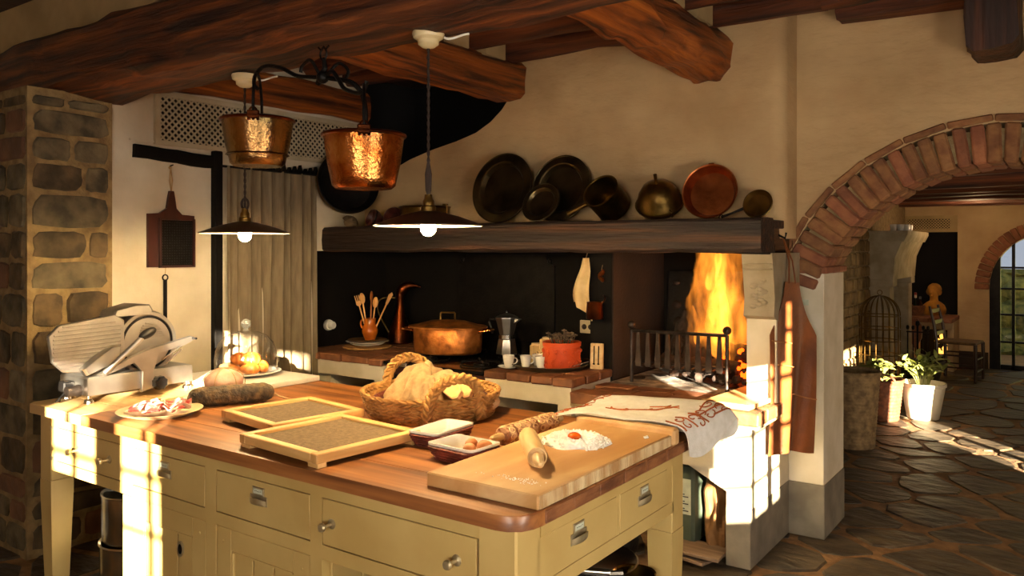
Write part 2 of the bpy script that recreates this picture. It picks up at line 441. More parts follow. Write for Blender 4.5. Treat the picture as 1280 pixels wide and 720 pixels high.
# ================================================================ STRUCTURE
# floor: mortar bed with separate flagstones
floor = MB().span(-5.6, 1.4, -1.8, 12.4, -.2, -.007).build('floor', M_mortard)
tag(floor, 'irregular dark flagstone floor with pale mortar joints', 'floor', kind='structure')
def clip(poly, px, py, nx, ny):
    out = []
    for i in range(len(poly)):
        a, b = poly[i], poly[(i + 1) % len(poly)]
        da = (a[0] - px) * nx + (a[1] - py) * ny; db = (b[0] - px) * nx + (b[1] - py) * ny
        if da <= 0: out.append(a)
        if (da < 0 < db) or (db < 0 < da):
            t = da / (da - db); out.append((a[0] + (b[0] - a[0]) * t, a[1] + (b[1] - a[1]) * t))
    return out
def seeds(x0, x1, y0, y1, sx, sy, r):
    out = []; y = y0; k = 0
    while y < y1:
        x = x0 + (k % 2) * sx / 2
        while x < x1:
            out.append((x + r.uniform(-.36, .36) * sx, y + r.uniform(-.36, .36) * sy)); x += sx
        y += sy; k += 1
    return out
fr = random.Random(3)
S = seeds(-1.95, 1.15, 3.75, 8.2, .46, .30, fr) + seeds(-1.95, 1.15, 8.25, 11.9, .6, .45, fr) + seeds(-5.0, -2.0, 1.2, 4.0, .5, .36, fr) + seeds(-1.9, 1.1, 1.4, 3.6, .62, .5, fr)
for sx_, sy_ in S:
    near = sorted(S, key=lambda q: (q[0] - sx_) ** 2 + (q[1] - sy_) ** 2)[1:16]
    p = [(sx_ - .5, sy_ - .5), (sx_ + .5, sy_ - .5), (sx_ + .5, sy_ + .5), (sx_ - .5, sy_ + .5)]
    for q in near:
        nx, ny = q[0] - sx_, q[1] - sy_; l = math.hypot(nx, ny); nx /= l; ny /= l
        g = .021
        p = clip(p, (sx_ + q[0]) / 2 - nx * g, (sy_ + q[1]) / 2 - ny * g, nx, ny)
        if len(p) < 3: break
    if len(p) < 3: continue
    # round and roughen the outline
    out = []
    for i in range(len(p)):
        a, b, c = p[i - 1], p[i], p[(i + 1) % len(p)]
        if math.hypot(b[0] - c[0], b[1] - c[1]) < .02: continue
        out += [(b[0] * .78 + a[0] * .22, b[1] * .78 + a[1] * .22), (b[0] * .78 + c[0] * .22, b[1] * .78 + c[1] * .22)]
    if len(out) < 3: continue
    out = [(x - sx_ + fr.uniform(-.014, .014), y - sy_ + fr.uniform(-.014, .014)) for x, y in out]
    MB().prism(out, -.05, fr.uniform(-.003, .004), 'xy', bev=.009).build('flagstone', M_flag, floor, (sx_, sy_, 0))

# left wall: plaster, ends in a reveal where the cooking recess starts
wl = MB()
wl.span(-4.7, -4.3, 2.2, 3.74, 0, 3.0); wl.span(-4.7, -4.3, 3.74, 4.2, 1.53, 3.0)
wall_left = wl.build('wall_left', M_white); tag(wall_left, 'whitewashed left wall behind the curtain and the meat slicer', 'wall', kind='structure')
timber((-4.29, 2.42, 2.09), (-4.29, 2.96, 2.07), .05, .075, 6, .006, .015, 3).build('door_lintel', M_black, wall_left)
MB().span(-4.305, -4.255, 2.915, 2.97, 0, 2.14, .006).build('door_post', M_black, wall_left)
MB().span(-4.31, -4.285, 2.40, 2.96, 2.15, 2.16).build('plaster_ledge', M_white, wall_left)
# perforated panel high on the left wall
M_lat = mat('lattice_paint', '#bcae92', '#a99a7c', .9, scale=6)
lat = thing('trim_1', 'perforated cream lattice panel high on the left wall', 'lattice panel', (-4.28, 0, 0), kind='structure')
def lattice(y0, y1, z0, z1, st, wd, flat='yz'):
    q = MB()
    for sgn in (1, -1):
        k = int(-(z1 - z0 + y1 - y0) / st) - 1
        while k < (z1 - z0 + y1 - y0) / st + 2:
            c = k * st; pts = []
            for yy in (y0, y1):
                zz = z0 + sgn * (yy - y0) + c
                if z0 <= zz <= z1: pts.append((yy, zz))
            for zz in (z0, z1):
                yy = y0 + sgn * (zz - z0 - c)
                if y0 < yy < y1: pts.append((yy, zz))
            k += 1
            if len(pts) < 2: continue
            (ya, za), (yb, zb) = pts[0], pts[-1]
            l = math.hypot(yb - ya, zb - za)
            if l < .01: continue
            ang = math.atan2(zb - za, yb - ya)
            if flat == 'yz': Mx = Matrix.Translation((0.001 * sgn, (ya + yb) / 2, (za + zb) / 2)) @ Matrix.Rotation(ang, 4, 'X')
            else: Mx = Matrix.Translation(((ya + yb) / 2, 0.001 * sgn, (za + zb) / 2)) @ Matrix.Rotation(-ang, 4, 'Y')
            if flat == 'yz': q.box(0, 0, 0, .006, l, wd, M=Mx)
            else: q.box(0, 0, 0, l, .006, wd, M=Mx)
    return q
o = lattice(2.57, 4.13, 2.165, 2.42, .040, .0095).build('lattice', M_lat, lat); o['kind'] = 'stuff'
MB().span(-.0195, -.018, 2.55, 4.15, 2.15, 2.44).build('shade_backing', M_unlit, lat)  # near-black sheet stands in for the shade behind the holes
fb = MB(); fb.span(-.012, .012, 2.54, 4.16, 2.42, 2.45); fb.span(-.012, .012, 2.54, 4.16, 2.14, 2.166); fb.span(-.012, .012, 2.54, 2.57, 2.166, 2.42); fb.span(-.012, .012, 4.13, 4.16, 2.166, 2.42)
fb.build('panel_frame', M_lat, lat)

# stone pillar with individual stones
pil = MB().span(-5.2, -4.27, 1.86, 2.29, -.02, 2.36).build('pillar', mat('mortar_dark', '#8f774e', '#705a3a', .95, scale=16, bump=1.2, bscale=40))
tag(pil, 'rough stone pillar carrying the big beam beside the slicer', 'pillar', kind='structure')
pr_ = random.Random(11)
def rough_stone(w_, h_, d, r):
    """stone lying in local yz, proud along +x"""
    n = 16; out = []
    for i in range(n):
        a = 2 * math.pi * i / n + .3
        ca, sa = math.cos(a), math.sin(a); k = 1 / max(abs(ca) ** 9 + abs(sa) ** 9, 1e-6) ** (1 / 9)
        j = r.uniform(.93, 1.03)
        out.append((ca * k * w_ / 2 * j, sa * k * h_ / 2 * j))
    q = MB().prism(out, -.03, d, 'yz', bev=min(.014, d * .7))
    return q
z = .02
while z < 2.30:
    h_ = pr_.uniform(.10, .20)
    if z + h_ > 2.33: h_ = 2.33 - z
    if h_ < .05: break
    # +x face
    y = 1.875
    while y < 2.26:
        l = pr_.uniform(.15, .34)
        if y + l > 2.17: l = 2.275 - y
        mm = pr_.choice([M_stA, M_stA, M_stB, M_stB, M_stA, M_stB, M_stA, M_stB, M_stC])
        rough_stone(l - .02, h_ - .02, pr_.uniform(.006, .016), pr_).build('stone', mm, pil, (-4.27, y + l / 2, z + h_ / 2))
        y += l
    # face towards the room's near side
    x = -5.18
    while x < -4.30:
        l = pr_.uniform(.14, .34)
        if x + l > -4.42: l = -4.275 - x
        mm = pr_.choice([M_stA, M_stA, M_stB, M_stC])
        o = rough_stone(l - .02, h_ - .02, pr_.uniform(.006, .016), pr_).build('stone', mm, pil, (x + l / 2, 1.86, z + h_ / 2)); o.rotation_euler = (0, 0, R(-90))
        x += l
    z += h_
MB().span(-5.6, -5.2, -1.8, 4.4, -.15, 3.0).build('wall_far_left', M_white)
tag(bpy.data.objects['wall_far_left'], 'shadowed side wall past the stone pillar', 'wall', kind='structure')

# cooking recess
rec = MB()
rec.span(-4.7, -4.5, 3.74, 4.75, 0, 1.9)              # left side
rec.span(-4.5, -2.38, 4.62, 4.75, 0, 1.9)             # back
rec.span(-4.7, -1.30, 4.31, 5.0, 1.9, 1.95)            # unseen slab added to keep the recess dark from above
wall_back = rec.build('wall_back', M_black); tag(wall_back, 'soot black back wall of the cooking recess', 'wall', kind='structure')
# iron back panel with rounded notched corners
def notched(x0, x1, z0, z1, r):
    P = []
    for cx, cz, a0 in ((x1, z1, 270), (x0, z1, 360), (x0, z0, 90), (x1, z0, 180)):
        for k in range(5):
            a = R(a0 - k * 22.5) ; P.append((cx + r * math.cos(a), cz + r * math.sin(a)))
    return P
ip = MB().prism(notched(-3.74, -2.9, .9, 1.5, .07), 4.62, 4.605, 'xz').build('iron_panel', M_iron, wall_back)
for x, zz in ((-3.70, 1.46), (-2.94, 1.46)):
    MB().ball((x, 4.608, zz), .02, .012, .02, 10).build('rivet', M_iron, ip)
# side pier between stove and fire
sp = MB().span(-2.38, -2.235, 4.18, 4.95, 0, 1.64).build('fire_cheek', M_black); tag(sp, 'black masonry cheek between the hob and the open fire', 'fireplace wall', kind='structure')
fbk = MB(); fbk.span(-2.235, -1.30, 4.9, 5.0, 0, 1.9); fbk.span(-1.40, -1.29, 4.40, 4.9, .7, 1.9)
fbk = fbk.build('fire_back', M_black); tag(fbk, 'sooty back and side of the open fireplace', 'fireplace wall', kind='structure')
MB().span(-2.234, -2.228, 4.185, 4.89, .776, 1.64).build('scorched_lining', mat('scorched_plaster', '#2a1d14', '#120d0a', .85, scale=3, bump=.4), sp)
# cast iron fireback with relief
fbp = thing('fireback', 'cast iron relief plate standing at the back of the fire', 'fireback', (-1.90, 4.80, .79), (R(-6), 0, 0))
MB().span(-.28, .28, -.012, .012, 0, .62, .008).build('plate', M_iron, fbp)
q = MB()
for i in range(40):
    x, zz = rnd.uniform(-.23, .23), rnd.uniform(.06, .56)
    q.ball((x, -.014, zz), rnd.uniform(.015, .04), .012, rnd.uniform(.015, .04), 8)
q.build('relief', M_ironr, fbp)['kind'] = 'stuff'

# hearth masonry
he = MB()
he.span(-2.235, -1.40, 3.76, 4.9, .47, .715)
he.span(-1.40, -1.285, 3.80, 4.43, .0, .715)
he.prism([(-1.62, .47), (-1.40, .47), (-1.40, .36)], 3.80, 4.4, 'xz')
he.span(-2.26, -2.20, 3.80, 4.9, 0, .47)
hearth = he.build('hearth', M_limew); tag(hearth, 'raised whitewashed hearth with brick edge and open log niche below', 'hearth', kind='structure')
MB().span(-2.2, -1.4, 4.55, 4.6, 0, .47).build('niche_back', M_unlit, hearth)
MB().span(-1.404, -1.281, 3.796, 4.43, 0, .285, .004).build('grey_base', M_dado, hearth)
hr = random.Random(5)
def brickrow(parent, x0, x1, y0, y1, z0, z1, l, m, r, name='brick'):
    x = x0
    while x < x1 - .03:
        b = l * r.uniform(.8, 1.2)
        if x + b > x1 - .06: b = x1 - x
        MB().span(-(b - .008) / 2, (b - .008) / 2, -(y1 - y0 - .008) / 2, (y1 - y0 - .008) / 2, -(z1 - z0) / 2, (z1 - z0) / 2, .007, jit=.003).build(name, m, parent, (x + b / 2, (y0 + y1) / 2, (z0 + z1) / 2 + r.uniform(-.003, .002)))
        x += b
MB().span(-2.23, -1.215, 3.70, 4.42, .70, .755).build('mortar_bed', M_mortar, hearth)
for k, (ya, yb) in enumerate(((3.69, 3.83), (3.83, 3.97), (3.97, 4.11))):
    brickrow(hearth, -2.235 + .06 * (k % 2), -1.205, ya, yb, .712, .775, .20, M_tile, hr)
brickrow(hearth, -1.42, -1.205, 4.11, 4.25, .712, .775, .2, M_tile, hr)
brickrow(hearth, -1.42, -1.205, 4.25, 4.40, .712, .775, .2, M_tile, hr)
MB().span(-2.23, -1.41, 4.11, 4.89, .70, .768).build('ash_floor', M_ash, hearth)

# posts and stone corbel right of the fire
cb = thing('corbel', 'carved pale stone corbel under the right end of the mantel', 'corbel', (0, 0, 0), kind='structure')
MB().prism([(3.94, 1.525), (4.42, 1.525), (4.42, 1.2), (4.05, 1.18), (3.97, 1.21), (3.985, 1.30)], -1.375, -1.222, 'yz').build('corbel_block', M_stone, cb)
for zz in (1.47, 1.445):
    MB().box(-1.30, 3.955, zz, .15, .02, .012, .005).build('moulding', M_stone, cb)
q = MB()
for i in range(14):
    q.ball((-1.30 + .03 * math.sin(i * 1.3), 3.972, 1.40 - i * .011), .018, .008, .012, 8)
q.build('carved_motif', M_stone, cb)
MB().span(-1.375, -1.225, 4.02, 4.42, .775, 1.2).build('post', M_limew, cb)

# chimney hood with its swept left edge
curve = [(-2.93, 2.95), (-2.936, 2.70), (-2.948, 2.60), (-2.985, 2.52), (-3.05, 2.445), (-3.14, 2.375), (-3.26, 2.315), (-3.43, 2.27), (-3.645, 2.228), (-3.85, 2.175), (-4.02, 2.11), (-4.15, 2.04), (-4.30, 1.93)]
poly = [(-1.31, 2.95)] + curve + [(-4.30, 1.60), (-1.31, 1.60)]
hood = MB().prism(poly, 4.2, 4.30, 'xz').build('chimney_hood', M_plaster); tag(hood, 'cream plaster chimney hood with a swept edge above the mantel', 'chimney hood', kind='structure')
MB().prism([(-1.31, 4.2)] + [(-1.31 + .07 * math.sin(R(t)), 4.27 - .07 * math.cos(R(t))) for t in range(10, 91, 10)] + [(-1.24, 4.45), (-1.31, 4.45)], 1.6, 2.95, 'xy').build('hood_corner', M_plaster, hood)
vd = MB(); vd.span(-4.75, -1.3, 5.2, 5.3, 1.9, 3.0); vd.span(-4.8, -4.7, 4.2, 5.3, 1.5, 3.0)  # walls added and coloured near-black so the open space stays dark
vd = vd.build('wall_recess', M_unlit); tag(vd, 'near-black walls standing in for the dark space behind the chimney hood', 'wall', kind='structure')

# mantel
man = thing('mantel', 'heavy dark timber mantel beam above hob and fire', 'mantel', (0, 0, 0), kind='structure')
timber((-4.285, 3.88, 1.612), (-1.225, 3.88, 1.612), .20, .17, 26, .006, .015, 2).build('beam', M_mantel, man)
MB().span(-4.285, -1.24, 3.97, 4.2, 1.65, 1.692, .004).build('shelf', M_mantel, man)
timber((-1.345, 3.98, 1.60), (-1.345, 4.45, 1.60), .14, .14, 6, .006, .012, 8).build('return_beam', wood('mantel_wood_y', '#2a190e', '#6e4a28', 1, .6, 2.6, 1.0), man)
timber((-1.50, 3.965, 1.545), (-1.23, 3.965, 1.545), .1, .05, 6, .004, .01, 4).build('wedge', M_bark, man)

# arch wall
AC = (-.30, 1.075)
def arc(r, a0, a1, n): return [(AC[0] + r * math.cos(R(a0 + (a1 - a0) * i / n)), AC[1] + r * math.sin(R(a0 + (a1 - a0) * i / n))) for i in range(n + 1)]
a_s = 180 - math.degrees(math.asin((1.44 - 1.075) / 1.07))
poly = [(-1.5, 2.95), (-1.5, 0), (-1.10, 0), (-1.10, 1.42)] + [p for p in arc(1.07, a_s, 180 - a_s, 28)] + [(.50, 1.42), (.50, 0), (1.3, 0), (1.3, 2.95)]
wa = MB().prism(poly, 4.43, 4.86, 'xz').build('wall_right', M_plaster); tag(wa, 'cream plaster wall pierced by the brick archway', 'wall', kind='structure')
MB().span(-1.285, -1.098, 4.425, 4.862, .286, 1.414, .004).build('white_jamb', M_limew, wa)
MB().span(-1.285, -1.094, 4.420, 4.866, 0, .286, .004).build('grey_base', M_dado, wa)
arch = thing('brick_arch', 'red brown brick archway leading to the next room', 'arch', (0, 0, 0), kind='structure')
br = random.Random(9)
a = 161.5; stp = 4.15
def vous(r0, r1, da, dpt):
    t0, t1 = math.tan(R(da / 2)) * r0, math.tan(R(da / 2)) * r1
    return MB().prism([(r0, -t0 + .004), (r1, -t1 + .004), (r1, t1 - .004), (r0, t0 - .004)], 0, dpt, 'xz')
b1 = None
variants = []
for i in range(5):
    q = MB(); q.box(.975, 0, 0, .19, .22, .062 + .004 * i / 5, .009, jit=.004)
    variants.append(q)
meshes = []
while a > 12:
    for row, bb in enumerate((4.525, 4.752)):
        k = br.randrange(5)
        if len(meshes) <= k * 1 or True:
            pass
        if row == 0 or True:
            key = ('brick_mesh', k)
        src = bpy.data.objects.get('voussoir_src%d' % k)
        o = variants[k].build('brick', br.choice([M_brick, M_brick, M_brick2]), arch) if not variants[k].__dict__.get('me') else None
        if o is None:
            o = bpy.data.objects.new('brick', variants[k].me); COL.objects.link(o); o.parent = arch
            o.material_slots[0].link = 'OBJECT'; o.material_slots[0].material = br.choice([M_brick, M_brick, M_brick2])
        else: variants[k].me = o.data
        o.location = (AC[0], bb + br.uniform(-.006, .006), AC[1]); o.rotation_euler = (0, R(-a + br.uniform(-.4, .4)), 0)
    a -= stp
MB().prism([p for p in arc(1.045, 163, 10, 30)] + [p for p in arc(.905, 10, 163, 30)], 4.44, 4.85, 'xz').build('mortar', M_mortar, arch)
a = 160
src = None
while a > 14:
    if src is None:
        src = MB().box(1.092, 0, 0, .035, .05, .195, .006, jit=.003).build('edge_tile', M_brick, arch, (AC[0], 4.435, AC[1]), rot=(0, R(-a), 0))
    else: inst(src, 'edge_tile', arch, (AC[0], 4.435 + br.uniform(-.003, .003), AC[1]), (0, R(-a), 0))
    a -= 10.6
for k, (y0, y1) in enumerate(((4.415, 4.56), (4.56, 4.72), (4.72, 4.866))):
    MB().span(-.09, .09, -(y1 - y0) / 2 + .003, (y1 - y0) / 2 - .003, -.018, .018, .006, jit=.003).build('impost_brick', M_brick2, arch, (-1.17, (y0 + y1) / 2, 1.433))
    MB().span(-.09, .09, -(y1 - y0) / 2 + .003, (y1 - y0) / 2 - .003, -.018, .018, .006, jit=.003).build('impost_brick', M_brick2, arch, (.57, (y0 + y1) / 2, 1.433))

# room shell behind and right of the camera, with windows
def wall_with_holes(axis, pos, th, u0, u1, z0, z1, holes):
    q = MB(); us = sorted({u0, u1} | {h[0] for h in holes} | {h[1] for h in holes}); zs = sorted({z0, z1} | {h[2] for h in holes} | {h[3] for h in holes})
    for ua, ub in zip(us, us[1:]):
        for za, zb in zip(zs, zs[1:]):
            c = ((ua + ub) / 2, (za + zb) / 2)
            if any(h[0] < c[0] < h[1] and h[2] < c[1] < h[3] for h in holes): continue
            if axis == 'y': q.span(ua, ub, pos - th, pos, za, zb)
            else: q.span(pos, pos + th, ua, ub, za, zb)
    return q
# window A behind the camera: openings follow from the sun patch on the table front
sA = (1.74 + 1.6) / SUN_H[1]
dA, zA = -SUN_H[0] * sA, SUN_T * sA
A = [(-3.74 + dA, -3.365 + dA), (-3.165 + dA, -2.88 + dA)]
zlo, zhi = .16 + zA, 1.30 + zA
wb = wall_with_holes('y', -1.6, .03, -5.6, 1.4, -.15, 3.0, [(A[0][0], -3.545 + dA, .56 + zA, 1.05 + zA), (-3.545 + dA, A[0][1], .30 + zA, 1.05 + zA), (A[1][0], A[1][1], zlo, zhi), (-2.74 + dA, -2.49 + dA, 1.13 + zA, 1.23 + zA)]).build('wall_front', M_plaster)
tag(wb, 'plaster wall on the near side with a paned window', 'wall', kind='structure')
wn = thing('window_1', 'small paned window on the near side wall', 'window', (0, 0, 0), kind='structure')
q = MB()
for zz in (.425, .655, .885, 1.10): q.span(A[0][0], A[0][1], -1.63, -1.60, zz + zA - .011, zz + zA + .011); q.span(A[1][0], A[1][1], -1.63, -1.60, zz + zA - .011, zz + zA + .011)
for x in (-3.545, -2.955): q.span(x + dA - .011, x + dA + .011, -1.63, -1.60, zlo, zhi)
q.build('muntin', M_dwood, wn)
# right wall with window B
def toB(x, y, zz, X=1.2):
    s = (X - x) / -SUN_H[0]; return (y - SUN_H[1] * s, zz + SUN_T * s)
yb0 = toB(-1.50, 3.8, .2)[0]; yb1 = toB(-1.28, 4.25, .2)[0]
zb0 = toB(-1.4, 3.8, .21)[1]; zb1 = toB(-1.4, 3.8, .93)[1]
yc0 = toB(-1.22, 4.10, 1)[0]; yc1 = toB(-1.22, 4.18, 1)[0]; zc1 = toB(-1.22, 4.12, 1.27)[1]
# far side opening
yf0 = toB(-.31, 6.48, 0)[0]; yf1 = toB(-.31, 7.18, 0)[0]
wr = wall_with_holes('x', 1.2, .03, -1.8, 12.4, -.15, 3.0, [(yb0, yb1, zb0, zb1), (yc0, yc1, zb1, zc1), (yf0, yf1, 0, 1.25)]).build('wall_side', M_plaster)
tag(wr, 'plaster wall on the side away from the pillar, with window openings', 'wall', kind='structure')
wn2 = thing('window_2', 'paned window in the side wall facing the hearth', 'window', (0, 0, 0), kind='structure')
q = MB()
for zz in (.378, .62, .86, 1.09):
    zc = toB(-1.4, 3.8, zz)[1]; q.span(1.20, 1.23, yb0, yb1, zc - .011, zc + .011)
for x in (-1.255,):
    yc = toB(x, 3.8, .2)[0]; q.span(1.20, 1.23, yc - .013, yc + .013, zb0, zb1)
yc = toB(-1.28, 4.08, .2)[0]; q.span(1.20, 1.23, yc - .03, yc + .03, zb0, zb1)
q.build('muntin', M_dwood, wn2)
dr = thing('door_1', 'glazed door frame letting sun onto the far floor', 'door', (0, 0, 0), kind='structure')
q = MB(); ym = yf0 + (yf1 - yf0) * .62; q.span(1.20, 1.24, ym - .03, ym + .03, 0, 1.25); q.build('mullion', M_dwood, dr)

# ---------------------------------------------------------------- ceiling
ce = MB(); ce.span(-5.6, 1.4, -1.8, 5.3, 2.93, 3.1); ce.span(-2.1, 1.4, 4.86, 12.4, 2.30, 2.45)
ceil = ce.build('ceiling', wood('ceiling_boards', '#241208', '#3d2110', 1, .7, 1.2, .5)); tag(ceil, 'dark boarded ceiling over the beams', 'ceiling', kind='structure')
big = timber((-5.3, 2.20, 2.515), (1.2, 2.20, 2.515), .37, .33, 44, .016, .04, 1, wave=.02).build('ceiling_beam', M_beamX)
tag(big, 'massive reddish hewn beam crossing the room with copper pots below', 'beam', kind='structure')
bB = timber((-1.66, 2.3, 2.66), (-1.66, 4.24, 2.585), .29, .25, 18, .02, .07, 6).build('ceiling_beam', M_beamY); tag(bB, 'bright orange rounded beam ending on the hood above the copper pan', 'beam', kind='structure')
bA = timber((-2.98, 2.3, 2.61), (-2.98, 4.19, 2.61), .25, .23, 18, .01, .035, 7).build('ceiling_beam', M_beamY); tag(bA, 'dark cross beam ending at the swept edge of the hood', 'beam', kind='structure')
bC = timber((-.31, 4.10, 2.62), (-.31, 4.5, 2.62), .205, .36, 8, .012, .03, 9).build('ceiling_beam', wood('beam_wood_z', '#1d0d07', '#5a2f15', 2, .6, 1.0, 1.0, k=16, c3='#3a1c0d')); tag(bC, 'dark vertical beam end on the wall above the arch', 'beam', kind='structure')
bD = timber((-4.32, 2.3, 2.58), (-4.32, 4.2, 2.58), .16, .22, 12, .01, .03, 10).build('ceiling_beam', M_beamY); tag(bD, 'dark wall beam above the lattice panel', 'beam', kind='structure')
jr = random.Random(2)
for k, y in enumerate((2.62, 2.98, 3.34, 3.70, 4.06)):
    o = timber((-4.3, y, 2.785), (-1.0, y + jr.uniform(-.03, .03), 2.785), .15, .14, 18, .012, .05, 20 + k).build('ceiling_joist', M_joist)
    tag(o, 'dark round joist between the cross beams, %s back from the big beam' % ('first', 'second', 'third', 'fourth', 'fifth')[k], 'joist', 'ceiling joists', 'structure')
for k, y in enumerate((2.62, 2.98, 3.34, 3.70, 4.02, 4.34)):
    o = timber((-1.0, y, 2.785), (1.3, y, 2.785), .16, .15, 14, .012, .03, 30 + k).build('ceiling_joist', M_joist)
    tag(o, 'dark joist over the arch side, %s back from the big beam' % ('first', 'second', 'third', 'fourth', 'fifth', 'sixth')[k], 'joist', 'ceiling joists', 'structure')
tr = MB()
for x in (-1.66, -2.98):
    for ya, yb in ((2.70, 2.90), (3.06, 3.26), (3.42, 3.62), (3.78, 3.98)):
        tr.span(x - .12, x + .12, ya, yb, 2.70, 2.93)
tr = tr.build('trim_2', M_cream); tag(tr, 'cream plaster fill between joists on top of the cross beams', 'plaster fill', kind='structure')
tr = MB().span(-5.2, -2.6, 2.10, 2.2, 2.66, 2.95).build('trim_3', M_cream); tag(tr, 'cream plaster strip above the big beam', 'plaster fill', kind='structure')

# ---------------------------------------------------------------- far room shell
fw = MB()
fw.span(-2.1, -1.963, 11.9, 12.2, 0, 2.4); fw.span(-1.963, -1.276, 11.9, 12.2, 1.98, 2.4); fw.span(-1.963, -1.276, 11.9, 12.2, 0, .66)
P = [(-1.276, 0), (-.92, 0), (-.92, 1.03)] + [(-.30 - .62 * math.cos(R(t)), 1.03 + .70 * math.sin(R(t))) for t in range(10, 91, 10)] + [(-.30, 2.4), (-1.276, 2.4)]
fw.prism(P, 11.9, 12.2, 'xz')
P = [(1.4, 0), (.32, 0), (.32, 1.03)] + [(-.30 + .62 * math.cos(R(t)), 1.03 + .70 * math.sin(R(t))) for t in range(10, 91, 10)] + [(-.30, 2.4), (1.4, 2.4)]
fw.prism(P, 11.9, 12.2, 'xz')
wf = fw.build('wall_far', M_plaster); tag(wf, 'warm plaster end wall of the next room', 'wall', kind='structure')
MB().span(-1.276, -.93, 11.885, 11.9, 0, .21).build('grey_base', mat('dark_base', '#3a3026', None, .9), wf)
MB().span(-1.97, -1.27, 12.12, 12.2, .6, 2.0).build('niche_back', M_unlit, wf)
fa = thing('brick_arch', 'small brick arch framing the garden window at the far end', 'arch', (0, 0, 0), kind='structure')
src = None
for t in range(2, 100, 6):
    x, zz = -.30 - .70 * math.cos(R(t)), 1.03 + .78 * math.sin(R(t))
    if src is None: src = MB().box(0, 0, 0, .16, .06, .07, .008, jit=.003).build('brick', M_brick2, fa, (x, 11.89, zz), rot=(0, R(t), 0))
    else: inst(src, 'brick', fa, (x, 11.89, zz), (0, R(t), 0))
w3 = thing('window_3', 'arched garden window at the far end of the next room', 'window', (0, 11.98, 0), kind='structure')
q = MB(); q.span(-.92, .32, -.02, .02, .0, .06)
q.span(-.93, -.80, -.05, .03, 0, 1.5)
for x in (-.66, -.50, -.30, .02): q.span(x - .018, x + .018, -.02, .02, 0, 1.75)
for zz in (.35, .7, 1.03, 1.3): q.span(-.92, .32, -.018, .018, zz - .012, zz + .012)
q.build('window_frame', M_iron, w3)
MB().span(-.92, .32, -.004, .004, 0, 1.75).build('pane', M_glass, w3)
ln = lattice(-1.88, -1.36, 1.80, 1.94, .036, .011, 'xz')
l2 = thing('trim_4', 'small perforated lattice panel above the dark niche at the far end', 'lattice panel', (0, 11.9, 0), kind='structure')
o = ln.build('lattice', M_cream, l2); o['kind'] = 'stuff'
q = MB(); q.span(-1.963, -1.276, -.015, .015, 1.94, 1.98); q.span(-1.963, -1.276, -.015, .015, 1.76, 1.80); q.span(-1.963, -1.88, -.015, .015, 1.80, 1.94); q.span(-1.36, -1.276, -.015, .015, 1.80, 1.94)
q.build('panel_frame', M_cream, l2)
# far left stone wall
wfl = MB().span(-2.3, -1.9, 5.35, 11.9, 0, 2.4).build('wall_far_side', M_mortar); tag(wfl, 'rubble stone side wall of the next room', 'wall', kind='structure')
z = .0; fr2 = random.Random(21); protos = [rough_stone(.24, .12, .016, fr2) for _ in range(6)]; pobj = []
while z < 1.95:
    h_ = fr2.uniform(.09, .15); y = 7.2
    while y < 9.6:
        l = fr2.uniform(.16, .34); k = fr2.randrange(6)
        if len(pobj) < 6: k = len(pobj); o = protos[k].build('stone', M_stwall, wfl); pobj.append(o)
        else: o = inst(pobj[k], 'stone', wfl, (0, 0, 0))
        o.location = (-1.9, y + l / 2, z + h_ / 2); o.scale = (1, l / .25, h_ / .13); y += l
    z += h_
for k, y in enumerate((5.2, 5.9, 6.6, 7.3, 8.0, 8.7, 9.4, 10.1, 10.8, 11.5)):
    o = timber((-2.0, y, 2.18), (1.3, y, 2.18), .16, .20, 10, .01, .03, 50 + k).build('ceiling_joist', M_joist)
    tag(o, 'dark joist in the next room, %s from the arch' % ('first', 'second', 'third', 'fourth', 'fifth', 'sixth', 'seventh', 'eighth', 'ninth', 'tenth')[k], 'joist', 'joists of the next room', 'structure')

# ================================================================ COUNTERS
cl = thing('masonry_counter', 'whitewashed counter with brick top left of the hob, holding plates and the spoon jug', 'counter', (0, 0, 0), kind='structure')
q = MB(); q.span(-4.5, -3.66, 3.74, 4.62, .69, .785); q.span(-4.5, -4.2, 3.78, 4.62, 0, .69); q.span(-3.76, -3.66, 3.76, 4.62, 0, .69)
q.build('body', M_limew, cl)
MB().span(-4.2, -3.76, 4.5, 4.6, 0, .69).build('niche_back', M_unlit, cl)
for k in range(5): brickrow(cl, -4.5, -3.66, 3.72 + k * .178, 3.72 + k * .178 + .178, .785, .832, .24, M_tile, hr, 'tile')
cm = thing('masonry_counter', 'whitewashed counter with brick top between hob and fire, holding the round tray', 'counter', (0, 0, 0), kind='structure')
q = MB(); q.span(-2.83, -2.245, 3.735, 4.62, .69, .79); q.span(-2.33, -2.245, 3.735, 4.18, 0, .69); q.span(-2.83, -2.76, 3.76, 4.62, 0, .69); q.span(-2.38, -2.3, 4.1, 4.18, 0, .69)
q.build('body', M_limew, cm)
MB().span(-2.76, -2.38, 4.5, 4.6, 0, .69).build('niche_back', M_unlit, cm)
for k in range(5):
    brickrow(cm, -2.84, -2.225 if k < 3 else -2.385, 3.72 + k * .155, 3.875 + k * .155, .79, .836, .17, M_tile, hr, 'tile')

